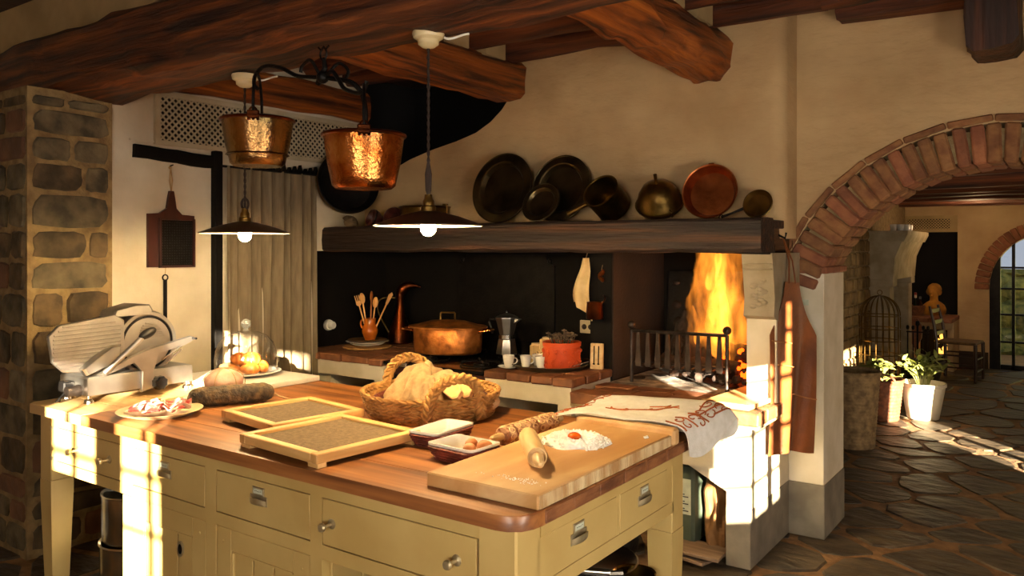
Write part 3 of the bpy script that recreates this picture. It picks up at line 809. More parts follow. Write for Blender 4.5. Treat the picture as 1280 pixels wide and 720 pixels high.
# hob / range between the counters
st = thing('cooking_range', 'dark wooden fronted range with black gas hob between the counters', 'stove', (-3.245, 4.15, 0))
MB().span(-.405, .40, -.40, .44, .06, .80, .006).build('body', M_choc, st)
MB().span(-.41, .405, -.42, .45, .80, .822, .005).build('hob_top', M_blackp, st)
for x in (-.3, -.1, .12, .31):
    k = MB().lathe([(0, 0), (.026, 0), (.026, .012), (.018, .02), (.016, .035), (0, .036)], 14, M=Matrix.Translation((x, -.40, .72)) @ Matrix.Rotation(R(90), 4, 'X')).build('knob', M_steel if x > .2 else M_blackp, st)
for x in (-.2, .22):
    for y in (-.2, .2):
        g = MB(); g.lathe([(0, .0), (.05, .0), (.05, .012), (.03, .018), (0, .018)], 16, (x, y, .822))
        b = g.build('burner', M_iron, st)
        g = MB()
        for t in range(4):
            c, s_ = math.cos(t * math.pi / 2 + .78), math.sin(t * math.pi / 2 + .78)
            g.tube([(x + c * .13, y + s_ * .13, .824), (x + c * .12, y + s_ * .12, .85), (x + c * .03, y + s_ * .03, .85)], .006, 6)
        g.tube([(x + .13 * math.cos(t * math.pi / 8), y + .13 * math.sin(t * math.pi / 8), .83) for t in range(16)], .005, 6, closed=True)
        g.build('pan_support', M_iron, st)
for k in range(7): MB().span(-.39 + k * .112, -.39 + k * .112 + .106, -.407, -.40, .10, .66, .003).build('front_slat', M_choc, st)
MB().span(-.36, -.2, -.425, -.40, .795, .825, .004).build('trim_strip', M_steel, st)

# ================================================================ KITCHEN ISLAND
X0, X1, Y0, Y1 = -3.885, -1.165, 1.69, 2.86
isl = thing('kitchen_island', 'large cream painted kitchen table with thick pine top, drawers and cupboard doors', 'table', (0, 0, 0))
# top planks
ys = [Y0, 1.885, 2.08, 2.275, 2.47, 2.665, Y1]
for k in range(6):
    ya, yb = ys[k], ys[k + 1]
    P = [(-3.40, ya + .0012), (X1, ya + .0012), (X1, yb - .0012), (-3.40, yb - .0012)]
    if k == 0: P = [(-3.40, ya), (X1 - .085, ya), (X1 - .05, ya + .008), (X1 - .02, ya + .03), (X1 - .004, ya + .065), (X1, ya + .10), (X1, yb - .001), (-3.40, yb - .001)]
    MB().prism(P, .808, .85, 'xy', bev=.003).build('plank', M_top, isl)
    P = [(X0, ya + .0012), (-3.403, ya + .0012), (-3.403, yb - .0012), (X0, yb - .0012)]
    if k == 0: P = [(X0 + .03, ya), (-3.403, ya), (-3.403, yb - .001), (X0, yb - .001), (X0, ya + .03)]
    MB().prism(P, .808, .85, 'xy', bev=.003).build('pale_plank', M_topl, isl)
for k, yv in enumerate((1.80, 1.95, 2.10, 2.26, 2.42, 2.58, 2.72)):
    MB().span(X1 - .001, X1 + .004, yv + .002, yv + (.15 if k < 6 else .13), .811, .847, .002).build('end_block', M_topend, isl)
# legs
def leg(x, y, s_=.10):
    h = s_ / 2
    q = MB(); q.span(x - h, x + h, y - h, y + h, .5, .806, .004)
    q.add([(x + a * (h if zz > .3 else h * .72), y + b * (h if zz > .3 else h * .72), zz) for zz in (0, .44, .5) for a, b in ((-1, -1), (1, -1), (1, 1), (-1, 1))],
          [(0, 1, 5, 4), (1, 2, 6, 5), (2, 3, 7, 6), (3, 0, 4, 7), (4, 5, 9, 8), (5, 6, 10, 9), (6, 7, 11, 10), (7, 4, 8, 11), (3, 2, 1, 0), (8, 9, 10, 11)])
    q.build('leg', M_paint, isl)
leg(-3.815, 1.79); leg(-3.815, 2.77); leg(-1.265, 2.79)
MB().span(-1.345, -1.215, 1.74, 1.86, 0, .806, .006).build('corner_post', M_paint, isl)
# carcass
fy = 1.74
fr_ = MB()
fr_.span(-3.77, -1.33, fy + .002, fy + .03, .752, .806); fr_.span(-3.77, -1.33, fy + .002, fy + .03, .553, .598)
fr_.build('front_rail', M_paint, isl)
for x0, x1 in ((-3.77, -3.725), (-3.185, -3.105), (-2.605, -2.538), (-2.032, -1.977)):
    MB().span(x0, x1, fy + .002, fy + .03, .598, .752).build('front_stile', M_paint, isl)
MB().span(-1.245, -1.215, 1.86, 2.75, .748, .806).build('end_rail', M_paint, isl)
MB().span(-1.245, -1.215, 1.86, 2.75, .575, .618).build('end_rail', M_paint, isl)
for y0, y1 in ((2.31, 2.328), (2.70, 2.75)): MB().span(-1.243, -1.217, y0, y1, .618, .748).build('end_stile', M_paint, isl)
q = MB(); q.span(-3.77, -1.25, 2.81, 2.83, .56, .806); q.span(-3.85, -3.83, 1.83, 2.73, .56, .806); q.span(-3.77, -1.25, 1.80, 2.81, .548, .556)
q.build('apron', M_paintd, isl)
# drawers
def pull(parent, face):
    """cup pull and label holder; face: matrix from local (x along, -y out, z up)"""
    fp = MB()
    fp.grid(lambda u, v: (.040 * math.cos(math.pi * u), -.003 - .021 * math.sin(math.pi * u) * math.cos(v * 1.2) ** .6 - .0, -.012 + .016 * (1 - v) - .022 * v * math.sin(math.pi * u) * 0 + (.012 if v < .3 else 0) * math.sin(math.pi * u)), 13, 7, thick=.0015)
    fp.box(0, -.0015, .002, .092, .003, .034, .001)
    c = fp.build('cup_pull', M_nickel, parent)
    lh = MB(); lh.box(0, -.002, .033, .062, .004, .028, .001); l = lh.build('label_holder', M_nickel, parent)
    pl = MB().box(0, -.0045, .033, .048, .001, .017).build('paper_label', M_label, parent)
    tk = MB()
    for k, wv in enumerate((.006, .004, .007, .003, .005)): tk.box(-.014 + k * .0072, -.0052, .033 + .0008 * math.sin(k * 2), wv, .0004, .0018)
    tk = tk.build('handwriting', M_ink, parent)
    for o in (c, l, pl, tk): o.matrix_parent_inverse = Matrix(); o.matrix_local = face
    return c
def peg(parent, x, y, zz):
    Mx = Matrix.Translation((x, y, zz)) @ Matrix.Rotation(R(90), 4, 'X')
    MB().lathe([(0, 0), (.017, 0), (.017, .003), (.006, .008), (.005, .034), (.012, .036), (.0145, .043), (.012, .05), (.006, .052), (0, .050)], 14, M=Mx).build('peg_knob', M_nickel, parent)
def drawer(x0, x1, kind):
    d = MB().box((x0 + x1) / 2, fy + .012, .675, x1 - x0 - .006, .02, .146, .002).build('drawer', M_paint, isl)
    if kind == 'pull': pull(d, Matrix.Translation(((x0 + x1) / 2 - .01, fy + .002, .682)))
    else:
        for x in kind: peg(d, x, fy + .003, .675)
    return d
d1 = drawer(-3.725, -3.185, (-3.53, -3.27))
q = MB(); q.span(-3.77, -3.735, fy - .002, fy + .002, .735, .75); q.span(-3.77, -3.735, fy - .002, fy + .002, .60, .615); q.build('catch_plate', M_nickel, isl)
drawer(-3.105, -2.605, 'pull'); drawer(-2.538, -2.032, 'pull'); drawer(-1.977, -1.348, (-1.93, -1.42))
for y0, y1 in ((1.835, 2.31), (2.328, 2.70)):
    d = MB().box(-1.225, (y0 + y1) / 2, .683, .02, y1 - y0 - .006, .128, .002).build('drawer', M_paint, isl)
    pull(d, Matrix.Translation((-1.2148, (y0 + y1) / 2 - .01, .688)) @ Matrix.Rotation(R(90), 4, 'Z'))
# cupboards below
q = MB(); q.span(-3.166, -3.105, fy + .002, 2.6, 0, .55); q.span(-2.6, -2.54, fy + .002, fy + .03, .06, .553); q.span(-2.032, -1.977, fy + .002, 2.6, .0, .553)
q.span(-3.166, -1.98, 2.58, 2.60, .0, .55); q.span(-3.166, -1.98, fy + .01, 2.6, .05, .08); q.span(-3.11, -2.03, fy + .004, fy + .03, .0, .06)
q.build('cupboard_carcass', M_paint, isl)
for x0, x1, sc_ in ((-3.103, -2.602, 1), (-2.538, -2.034, 0)):
    d = thing('door', '', '') if False else None
    f = MB(); f.span(x0 + .003, x0 + .085, fy + .004, fy + .024, .065, .55, .002); f.span(x1 - .085, x1 - .003, fy + .004, fy + .024, .065, .55, .002)
    f.span(x0 + .085, x1 - .085, fy + .004, fy + .024, .475, .55, .002); f.span(x0 + .085, x1 - .085, fy + .004, fy + .024, .065, .14, .002)
    d = f.build('door', M_paint, isl)
    n = 3
    for k in range(n):
        a = x0 + .086 + (x1 - x0 - .172) / n * k
        MB().span(a + .002, a + (x1 - x0 - .172) / n - .002, fy + .014, fy + .02, .14, .475, .003).build('panel_board', M_paint, d)
    q = MB(); q.tube([(x0 + .09, fy + .010, .47), (x1 - .09, fy + .010, .47)], .006, 6); q.tube([(x0 + .09, fy + .010, .14), (x0 + .09, fy + .010, .47)], .006, 6); q.tube([(x1 - .09, fy + .010, .14), (x1 - .09, fy + .010, .47)], .006, 6)
    q.build('moulding', M_paint, d)
    for x in (x0 + .04, x1 - .04): MB().ball((x, fy + .004, .50), .006, .003, .006, 8).build('peg', M_paint, d)
    if sc_:
        MB().lathe([(.012, .0), (.02, .0), (.02, .006), (.013, .005)], 16, sy=1.5, M=Matrix.Translation((-2.775, fy + .013, .41)) @ Matrix.Rotation(R(90), 4, 'X')).build('oval_escutcheon', M_nickel, d)
        MB().lathe([(0, .0), (.013, .0), (.013, .004), (0, .004)], 16, sy=1.5, M=Matrix.Translation((-2.775, fy + .013, .41)) @ Matrix.Rotation(R(90), 4, 'X')).build('keyhole', M_blackp, d)
for k in range(6):
    MB().span(-1.977, -1.967, 1.775 + k * .138, 1.775 + k * .138 + .134, .02, .55, .003).build('side_board', M_paint, isl)

# ================================================================ ON THE ISLAND
# drying frames
def frame_tray(loc, rz, label, s_):
    t = thing('drying_frame', label, 'frame', loc, (0, 0, rz), 'wooden drying frames')
    h = .225 if s_ else .205; wd = .034
    for sx in (-1, 1):
        MB().box(sx * (h - wd / 2), 0, .031, wd, 2 * h, .032, .003).build('rail', M_piney, t)
    for sy in (-1, 1):
        MB().box(0, sy * (h - wd / 2), .031, 2 * h - 2 * wd - .001, wd, .032, .003).build('rail', M_pine, t)
    MB().box(0, 0, .0345, 2 * h - 2 * wd, 2 * h - 2 * wd, .003).build('sieve_cloth', M_mesh, t)
    for sx in (-1, 1):
        for sy in (-1, 1): MB().box(sx * (h - .03), sy * (h - .024), .009, .055, .036, .018, .002).build('foot', M_pine, t)
    return t
frame_tray((-2.595, 2.135, .85), R(-9), 'pale wooden drying frame farther back, nearer to the speckled salami', 0)
frame_tray((-2.165, 1.95, .85), R(-5), 'pale wooden drying frame at the front, nearer to the white dishes', 1)

# kneading board
kb = thing('kneading_board', 'thick pale kneading board with scattered flour on the table end', 'board', (-1.37, 2.225, .85))
MB().span(-.192, .20, -.45, .40, .001, .042, .004).build('slab', M_board, kb)
q = MB()
for k in range(28):
    y = -.445 + k * .0302
    q.span(.199, .203 + rnd.uniform(0, .0015), y, y + .029, .003, .039, .001)
q.build('end_grain_edge', M_boarde, kb)
MB().span(-.19, .215, .40, .445, .001, .062, .008).build('raised_lip', M_board, kb)
fl = MB()
def flour_r(r, zz, a, k): 
    n = noise.noise(Vector((math.cos(a) * 2, math.sin(a) * 2, k * .7)))
    return r * (1 + .16 * n), zz * (1 + .45 * noise.noise(Vector((math.cos(a) * 3, math.sin(a) * 3, r * 40 + 3))))
fl.lathe([(.118, 0), (.112, .006), (.098, .016), (.080, .023), (.06, .024), (.045, .016), (.03, .011), (0, .010)], 72, sx=1, sy=.86, fn=flour_r)
for k in range(260):
    a = rnd.uniform(0, 6.28); r = rnd.uniform(.04, .128)
    fl.ball((r * math.cos(a), r * math.sin(a) * .88, .004 + max(0, .024 - abs(r - .075) * .5)), rnd.uniform(.002, .0055), seg=6)
fo = fl.build('flour_mound', M_flour, None, (-1.385, 2.335, .892), rot=(0, 0, R(20)))
tag(fo, 'mound of white flour with a hollow on the kneading board', 'flour', kind='stuff')
o = MB().ball((0, 0, .008), .024, .022, .014, 16).build('egg_yolk', M_yolk, None, (-1.40, 2.35, .900)); tag(o, 'orange egg yolk in the hollow of the flour', 'egg yolk')
q = MB()
for k in range(70): q.ball((rnd.gauss(0, .05), rnd.gauss(0, .012), .001), rnd.uniform(.001, .0022), seg=5)
o = q.build('flour_crumbs', M_flour, None, (-1.30, 1.865, .892)); tag(o, 'scattered flour crumbs near the front of the kneading board', 'flour', kind='stuff')
q = MB()
for k in range(10): q.ball((rnd.gauss(0, .007), rnd.gauss(0, .005), .003), rnd.uniform(.002, .005), seg=6)
o = q.build('flour_crumbs', M_flour, None, (-1.215, 2.53, .892)); tag(o, 'small pinch of flour crumbs below the cloth', 'flour', kind='stuff')

# rolling pins: axis along local y, near end at -y
rp = thing('rolling_pin', 'plain pale rolling pin with tapered end lying on the kneading board beside the flour', 'rolling pin', (-1.405, 2.10, .924), (0, 0, R(40)))
RX = Matrix.Rotation(R(90), 4, 'X')
MB().lathe([(0, -.135), (.025, -.135), (.031, -.128), (.031, .128), (.030, .135), (.026, .137), (.024, .129), (0, .127)], 24, M=RX).build('barrel', M_pin, rp)
MB().lathe([(0, .12), (.015, .12), (.0175, .155), (.013, .205), (.005, .215), (0, .213)], 16, M=RX).build('handle', M_pin, rp)
MB().lathe([(0, -.215), (.008, -.214), (.013, -.205), (.0185, -.155), (.015, -.128), (0, -.128)], 16, M=RX).build('handle', M_pin, rp)
rp2 = thing('rolling_pin', 'carved patterned rolling pin lying on the table behind the plain one', 'rolling pin', (-1.655, 2.45, .884), (0, 0, R(-2)))
M_pinp = mat('carved_pin', '#8a5a38', '#c59a72', .7, scale=40, lo=.45, hi=.55, bump=.5, bscale=60)
MB().lathe([(0, -.16), (.030, -.16), (.034, -.155), (.034, .155), (.030, .16), (0, .16)], 28, M=RX).build('barrel', M_pinp, rp2)
q = MB()
for j in range(7):
    for k in range(9):
        a = k * 2 * math.pi / 9 + j * .35; y = -.135 + j * .045
        c = Vector((.034 * math.cos(a), y, .034 * math.sin(a)))
        pts = []
        for t in range(8):
            tt = t * math.pi / 4; aa = a + .010 / .034 * math.cos(tt) * 1.0
            pts.append((.0342 * math.cos(aa), y + .015 * math.sin(tt), .0342 * math.sin(aa)))
        q.tube(pts, .0022, 4, closed=True)
q.build('carved_pattern', M_pin, rp2)
for s_ in (-1, 1):
    MB().lathe([(0, .155), (.011, .155), (.015, .18), (.013, .215), (.006, .225), (0, .225)], 14, M=RX if s_ > 0 else RX @ Matrix.Rotation(math.pi, 4, 'X')).build('handle', M_pin, rp2)

# white dishes in red woven holders
def dish(loc, rz, L, W, label):
    t = thing('baking_dish', label, 'dish', loc, (0, 0, rz), 'white dishes in woven holders'); t.scale = (1, 1, .86)
    def rr(hl, hw, r, z):
        P = []
        for cx, cy, a0 in ((hl - r, hw - r, 0), (-hl + r, hw - r, 90), (-hl + r, -hw + r, 180), (hl - r, -hw + r, 270)):
            for k in range(4): P.append((cx + r * math.cos(R(a0 + 30 * k)), cy + r * math.sin(R(a0 + 30 * k)), z))
        return P
    def loft(rings, cap0=True, cap1=True):
        q = MB(); n = len(rings[0]); vs = [p for r_ in rings for p in r_]; fs = []
        for k in range(len(rings) - 1):
            for i in range(n):
                j = (i + 1) % n; fs.append((k * n + i, k * n + j, (k + 1) * n + j, (k + 1) * n + i))
        if cap0: fs.append(tuple(range(n))[::-1])
        if cap1: fs.append(tuple((len(rings) - 1) * n + i for i in range(n)))
        return q.add(vs, fs)
    loft([rr(L * .8, W * .78, .02, .012), rr(L * .93, W * .92, .02, .05), rr(L, W, .018, .056), rr(L, W, .018, .064), rr(L * .93, W * .90, .016, .064), rr(L * .9, W * .87, .016, .055), rr(L * .74, W * .7, .02, .018)]).build('dish', M_porc, t)
    q = loft([rr(L * .80, W * .80, .03, 0), rr(L * .97, W * .97, .03, .047)], True, False)
    q.build('holder_shell', M_wickr, t)
    q = MB()
    for k in range(5):
        f = .80 + .17 * k / 4; base = rr(L * f + .003, W * f + .003, .03, .005 + .0105 * k)
        P = []
        for i in range(len(base)):
            a, b = Vector(base[i]), Vector(base[(i + 1) % len(base)])
            m = max(1, int((b - a).length / .012))
            for j in range(m):
                p = a.lerp(b, j / m); d = Vector((p.x, p.y, 0)).normalized(); P.append(p + d * .0022 * (1 if (len(P) + k) % 2 else -1))
        q.tube(P, .0062, 5, closed=True)
    q.build('woven_holder', M_wickr, t)
    return t
dish((-1.88, 2.22, .85), R(93), .118, .066, 'empty white dish in a dark red woven holder, in front of the basket')
dish((-1.665, 2.08, .85), R(-3), .100, .078, 'white dish of brown eggs in a dark red woven holder beside the kneading board')
EG = [(.03, .015), (.062, .03), (.066, -.012)]
for k, (x, y, rz, lb) in enumerate(((-1.665, 2.118, .3, 'brown egg at the back left of the white dish'), (-1.625, 2.062, 1.2, 'brown egg lying long across the front of the white dish'), (-1.612, 2.125, 2.2, 'brown egg at the right of the white dish near the patterned rolling pin'))):
    prof = [(0, -.028)] + [(.0215 * math.sin(R(t)) * (1 + .10 * math.cos(R(t))), -.028 * math.cos(R(t))) for t in range(20, 180, 20)] + [(0, .028)]
    o = MB().lathe(prof, 18, M=Matrix.Rotation(rz, 4, 'Z') @ Matrix.Rotation(R(88), 4, 'X')).build('egg', M_egg, None, (x, y, .889)); tag(o, lb, 'egg', 'brown eggs')

# big woven basket
bs = thing('woven_basket', 'large round straw basket with two braided handles on the table', 'basket', (-2.24, 2.575, .85), (0, 0, R(-28.6)))
q = MB()
def bead(p, t, n, l, w_, th):
    """one flattened plait of straw: centre, direction, outward normal"""
    t = Vector(t).normalized(); n = Vector(n); n = (n - t * n.dot(t)).normalized(); b = n.cross(t)
    Mx = Matrix((( t.x, n.x, b.x, p[0]), (t.y, n.y, b.y, p[1]), (t.z, n.z, b.z, p[2]), (0, 0, 0, 1)))
    vs = []; fs = []
    for k, (x, s_) in enumerate(((-1, .25), (-.55, .85), (.1, 1), (.7, .7), (1, .2))):
        for a in range(6): vs.append((x * l, s_ * th * math.cos(a * math.pi / 3), s_ * w_ * math.sin(a * math.pi / 3)))
    for k in range(4):
        for a in range(6): fs.append((k * 6 + a, k * 6 + (a + 1) % 6, (k + 1) * 6 + (a + 1) % 6, (k + 1) * 6 + a))
    fs += [tuple(range(6))[::-1], tuple(24 + a for a in range(6))]
    q.add(vs, fs, Mx)
wr_ = random.Random(17)
for row in range(7):
    f = row / 6; r = .262 + .026 * f; zz_ = .012 + .0145 * row; n = 50
    for k in range(n):
        a = 2 * math.pi * (k + .5 * (row % 2)) / n
        t = (-math.sin(a), math.cos(a), .26 * (1 if row % 2 else -1) + wr_.uniform(-.08, .08))
        bead((r * math.cos(a), r * math.sin(a), zz_ + wr_.uniform(-.001, .001)), t, (math.cos(a), math.sin(a), 0), .0235, .0088, .011)
q.build('woven_wall', M_wick, bs, ang=60)['kind'] = 'stuff'
q = MB(); q.lathe([(0, .002), (.268, .002), (.268, .008), (0, .010)], 40); q.lathe([(.262, .01), (.283, .104), (.296, .106), (.290, .10)], 60)
q.build('basket_base', M_wick, bs)
def braid(path, r, turns):
    q = MB()
    P = [Vector(p) for p in path]
    for s_ in range(3):
        pts = []
        for i, p in enumerate(P):
            t = (P[min(i + 1, len(P) - 1)] - P[max(i - 1, 0)]).normalized()
            x = Vector((1, 0, 0)).cross(t); x = x.normalized() if x.length > .01 else Vector((0, 1, 0)); y = t.cross(x)
            a = 2 * math.pi * (s_ / 3 + turns * i / len(P)); pts.append(p + x * math.cos(a) * r * .62 + y * math.sin(a) * r * .62)
        q.tube(pts, r * .72, 7)
    return q
def hpath(sg, hh=.10):
    out = []
    for i in range(56):
        t = i / 55; a = math.pi * t
        y = .115 * math.cos(a); zz = .02 + (hh + .075) * math.sin(a) ** .7
        x = sg * (.278 + .02 * math.sin(a) - abs(y) ** 2 * 1.5 + .01)
        out.append((x, y, zz))
    return out
def plait(path):
    global q
    q = MB(); P = [Vector(p) for p in path]; L = [0]
    for a, b in zip(P, P[1:]): L.append(L[-1] + (b - a).length)
    n = int(L[-1] / .013); c0 = sum(P, Vector()) / len(P)
    for k in range(n):
        d = L[-1] * (k + .5) / n; i = max(x for x in range(len(L) - 1) if L[x] <= d); f = (d - L[i]) / max(1e-6, L[i + 1] - L[i])
        p = P[i].lerp(P[i + 1], f); t = (P[i + 1] - P[i]).normalized(); out = Vector((p.x, 0, 0)).normalized(); side = t.cross(out).normalized()
        sg = 1 if k % 2 else -1
        bead(p + side * sg * .0075, t + side * -sg * .75, out, .023, .0105, .0125)
        bead(p + side * sg * .0075 - out * .012, t + side * sg * .75, out, .023, .0105, .0125)
    return q
plait(hpath(1, .095)).build('braided_handle', M_wick, bs, ang=60)['kind'] = 'stuff'
plait(hpath(-1, .105)).build('braided_handle', M_wick, bs, ang=60)['kind'] = 'stuff'
ib = thing('inner_basket', 'shallow dark red woven tray inside the big basket', 'basket', (-2.24, 2.575, .864))
q = MB(); q.lathe([(0, 0), (.2, 0), (.235, .06), (.242, .062), (.236, .054), (.2, .008), (0, .008)], 48)
q.build('shell', M_wickr, ib); q = MB()
for k in range(6): q.lathe([(.196 + .007 * k, .004 + .01 * k), (.206 + .007 * k, .008 + .01 * k), (.2 + .007 * k, .013 + .01 * k)], 48)
q.build('woven_rows', M_wickr, ib)
# linen bundle, a folded cloth heaped over the bread
def bundle(u, v):
    a = 2 * math.pi * u
    prof = [(.205, .0), (.190, .022), (.170, .06), (.135, .105), (.10, .135), (.055, .148), (.004, .142)]
    r, zz = cat_rom(prof, v)
    fold = .45 * math.sin(a * 5 + 4 * v + 2.2 * math.sin(a * 2)) + 1.5 * noise.noise(Vector((math.cos(a) * 3.2, math.sin(a) * 3.2, v * 2.0))) + 1.3 * abs(noise.noise(Vector((math.cos(a) * 6.5, math.sin(a) * 6.5, v * 3.5 + 4)))) - .3
    n = noise.noise(Vector((math.cos(a) * 1.6, math.sin(a) * 1.6, v * 3)))
    r *= 1 + .12 * fold * (1 - .2 * v) + .12 * n
    zz += .020 * fold * math.sin(math.pi * min(v, 1)) + .03 * n * v
    dx = .02 * v; 
    return (r * math.cos(a) * .95 + dx, r * math.sin(a) * .78, zz + .0 + .03 * v * math.cos(a - 2.6))
o = MB().grid(bundle, 150, 34, True, thick=.003).build('linen_cloth', M_burlap, None, (-2.28, 2.60, .878), ang=80, rot=(0, 0, R(0))); tag(o, 'crumpled beige linen cloth heaped in the straw basket', 'cloth')
def slice_(loc, rot, label):
    P = [(-.07, 0), (.07, 0), (.082, .02), (.072, .05), (.03, .062), (-.03, .062), (-.072, .05), (-.082, .02)]
    t = thing('bread_slice', label, 'bread', loc, rot, 'bread slices in the basket')
    MB().prism([(x * .93, y * .9 + .003) for x, y in P], -.010, .010, 'xz', bev=.002).build('crumb', M_slice, t)
    MB().prism(P, -.0085, .0085, 'xz').build('crust', M_crust, t)
slice_((-2.115, 2.515, .955), (R(-48), R(16), R(-18)), 'cut bread slice lying against the front of the linen cloth')
slice_((-2.09, 2.555, .958), (R(-42), R(18), R(-14)), 'second bread slice tucked behind the first against the linen')
o = MB().ball((0, 0, 0), .07, .04, .033, 18, lump=.2).build('bread_roll', M_crust, None, (-2.02, 2.66, .905), rot=(0, 0, .6)); tag(o, 'brown bread roll at the right side inside the straw basket', 'bread')

# white slab with glass dome and pastries
sb = MB().span(-.31, .32, -.235, .235, 0, .027, .004).build('marble_slab', M_marble, None, (-3.58, 2.625, .851)); tag(sb, 'thick white marble slab at the back of the table under the glass dome', 'slab')
DX, DY = -3.605, 2.655
pls = MB().lathe([(0, .006), (.075, .004), (.10, 0), (.11, .002), (.178, .016), (.182, .020), (.176, .022), (.11, .010), (0, .011)], 44).build('serving_plate', M_porc, None, (DX, DY, .879)); tag(pls, 'white round serving plate of pastries under the glass dome', 'plate')
dm = thing('glass_dome', 'clear glass cake dome with round knob over pastries', 'glass dome', (DX, DY, .896))
prof = [(.158, 0), (.160, .06), (.155, .11), (.138, .155), (.105, .19), (.06, .21), (.02, .216), (0, .217)]
MB().lathe(prof, 44).build('dome', M_glass, dm)
q = MB(); q.ball((0, 0, .252), .026, seg=18); q.lathe([(.02, .214), (.012, .222), (.013, .232)], 16); q.build('knob', M_rimglass, dm)
for r_, z_, w_, nm in ((.159, .004, .0035, 'base_rim'),):
    q = MB(); q.tube([(r_ * math.cos(k * math.pi / 32), r_ * math.sin(k * math.pi / 32), z_) for k in range(64)], w_, 8, closed=True); q.build(nm, M_rimglass, dm)
def croissant(loc, rz, s_, label):
    q = MB(); pts = []; rs = []
    for i in range(25):
        t = i / 24 * 2 - 1; a = t * 1.25
        pts.append((.055 * s_ * math.sin(a), .055 * s_ * (1 - math.cos(a)), .025 * s_))
        rs.append(max(.006, .030 * s_ * (1 - abs(t) ** 1.8)) * (1 + .10 * math.sin(i * 1.57)) + .002)
    q.tube(pts, rs, 12); o = q.build('croissant', M_crois, None, loc, rot=(0, 0, rz), ang=60); tag(o, label, 'pastry', 'pastries under the dome'); return o
def bun(loc, rx, ry, rz_, label, rot=0, m=None):
    o = MB().ball((0, 0, 0), rx, ry, rz_, 18, lump=.18).build('pastry', m or M_crois, None, loc, rot=(0, 0, rot)); tag(o, label, 'pastry', 'pastries under the dome')
zz = .889
bun((DX - .075, DY - .055, zz + .026), .052, .036, .028, 'paler pastry at the front left under the dome', .4, M_crust)  # uses the bread crust colour, paler than the golden pastries
bun((DX + .01, DY - .085, zz + .025), .05, .036, .027, 'golden pastry at the front middle under the dome', -.3)
croissant((DX + .085, DY - .035, zz + .004), 1.2, 1.0, 'golden croissant at the right of the plate under the dome')
croissant((DX + .06, DY + .06, zz + .004), 2.6, 1.0, 'golden croissant at the back right under the dome')
bun((DX - .04, DY + .055, zz + .028), .055, .04, .03, 'golden pastry at the back left under the dome', .8)
croissant((DX - .01, DY - .03, zz + .046), .5, 1.1, 'croissant lying on top of the heap, left, under the dome')
croissant((DX + .05, DY + .01, zz + .048), 1.9, 1.05, 'croissant lying on top of the heap, right, under the dome')
bun((DX + .01, DY + .02, zz + .082), .045, .034, .026, 'topmost round pastry of the heap under the dome', 0)

# salami and the tied ham ball
sl = thing('salami', 'long dark speckled salami lying across the table behind the meat plate', 'salami', (-3.09, 2.20, .894), (0, 0, R(62)))
q = MB()
def sal(u, v):
    a = 2 * math.pi * u; x = -.185 + .37 * v
    r = .043 * min(1, (1 - abs(2 * v - 1) ** 5) ** .5 + .12)
    r *= 1 + .06 * noise.noise(Vector((math.cos(a) * 4, math.sin(a) * 4, x * 70))) + .03 * math.sin(x * 150)
    return (x, r * math.cos(a), r * math.sin(a))
q.grid(sal, 40, 60, True); q.build('sausage', M_salami, sl, ang=80)
MB().tube(bez((.18, 0, -.01), (.22, .0, -.03), (.25, -.02, -.04), n=8), .004, 6).build('string_tail', M_burlap, sl)
hb = thing('tied_ham', 'round pinkish cured ham tied with string behind the salami', 'ham', (-3.275, 2.29, .918))
MB().ball((0, 0, 0), .092, .085, .068, 28, lump=.08).build('meat', mat('cured_ham_rind', '#8e563f', '#bd9a84', .75, scale=10, bump=.4, bscale=40, lo=.3, hi=.6), hb)
q = MB()
for ang in (0, 55, 120):
    Mx = Matrix.Rotation(R(ang), 4, 'Z')
    q.tube([(.094 * math.cos(t * math.pi / 16), 0, .070 * math.sin(t * math.pi / 16)) for t in range(32)], .0022, 5, closed=True, M=Mx)
q.build('string', M_burlap, hb)

# plate of sliced ham
pt = thing('oval_plate', 'pale plate of sliced ham on the table in front of the slicer', 'plate', (-3.135, 1.885, .85))
MB().lathe([(0, .006), (.08, .004), (.10, 0), (.108, .002), (.165, .022), (.170, .026), (.163, .027), (.105, .010), (0, .011)], 44).build('plate', mat('cream_ware', '#d9c7a0', '#cbb78d', .3, scale=8), pt)
def hamslice(x, y, rz, s_, tilt, label):
    def f(u, v):
        X = (u - .5) * .12 * s_; Y = (v - .5) * .07 * s_
        return (X, Y, .014 + .018 * abs(math.sin(u * 5 + s_ * 9 + v * 2)) + .010 * math.sin(v * 4 + u * 3) + tilt * X)
    o = MB().grid(f, 16, 10, thick=.002).build('ham_slice', M_ham, None, (-3.135 + x, 1.885 + y, .866), rot=(0, 0, rz), ang=80); tag(o, label, 'ham', 'ham slices on the plate')
for a in ((-.085, -.02, .8, 1.0, .35, 'curled dark ham slice at the left of the plate'), (-.05, -.05, 1.7, .95, .2, 'ham slice folded at the front left of the plate'), (-.03, .02, .2, 1.1, .15, 'ham slice folded in the middle of the plate'),
          (.02, -.04, 2.4, .95, .1, 'ham slice at the front middle of the plate'), (.05, .03, 1.0, 1.15, .1, 'broad pale ham slice right of the middle'), (.085, -.01, .1, .95, .1, 'ham slice at the right rim of the plate'), (.0, .07, 2.9, .95, .1, 'ham slice at the back of the plate')): hamslice(*a)
o = MB().span(-.035, .035, -.03, .03, 0, .035, .006).build('cheese_piece', mat('pale_cheese', '#e8d29c', '#dcc184', .6, scale=8), None, (-3.165, 2.105, .851), rot=(0, 0, .3)); tag(o, 'small sunlit block of pale cheese beside the salami end', 'cheese')

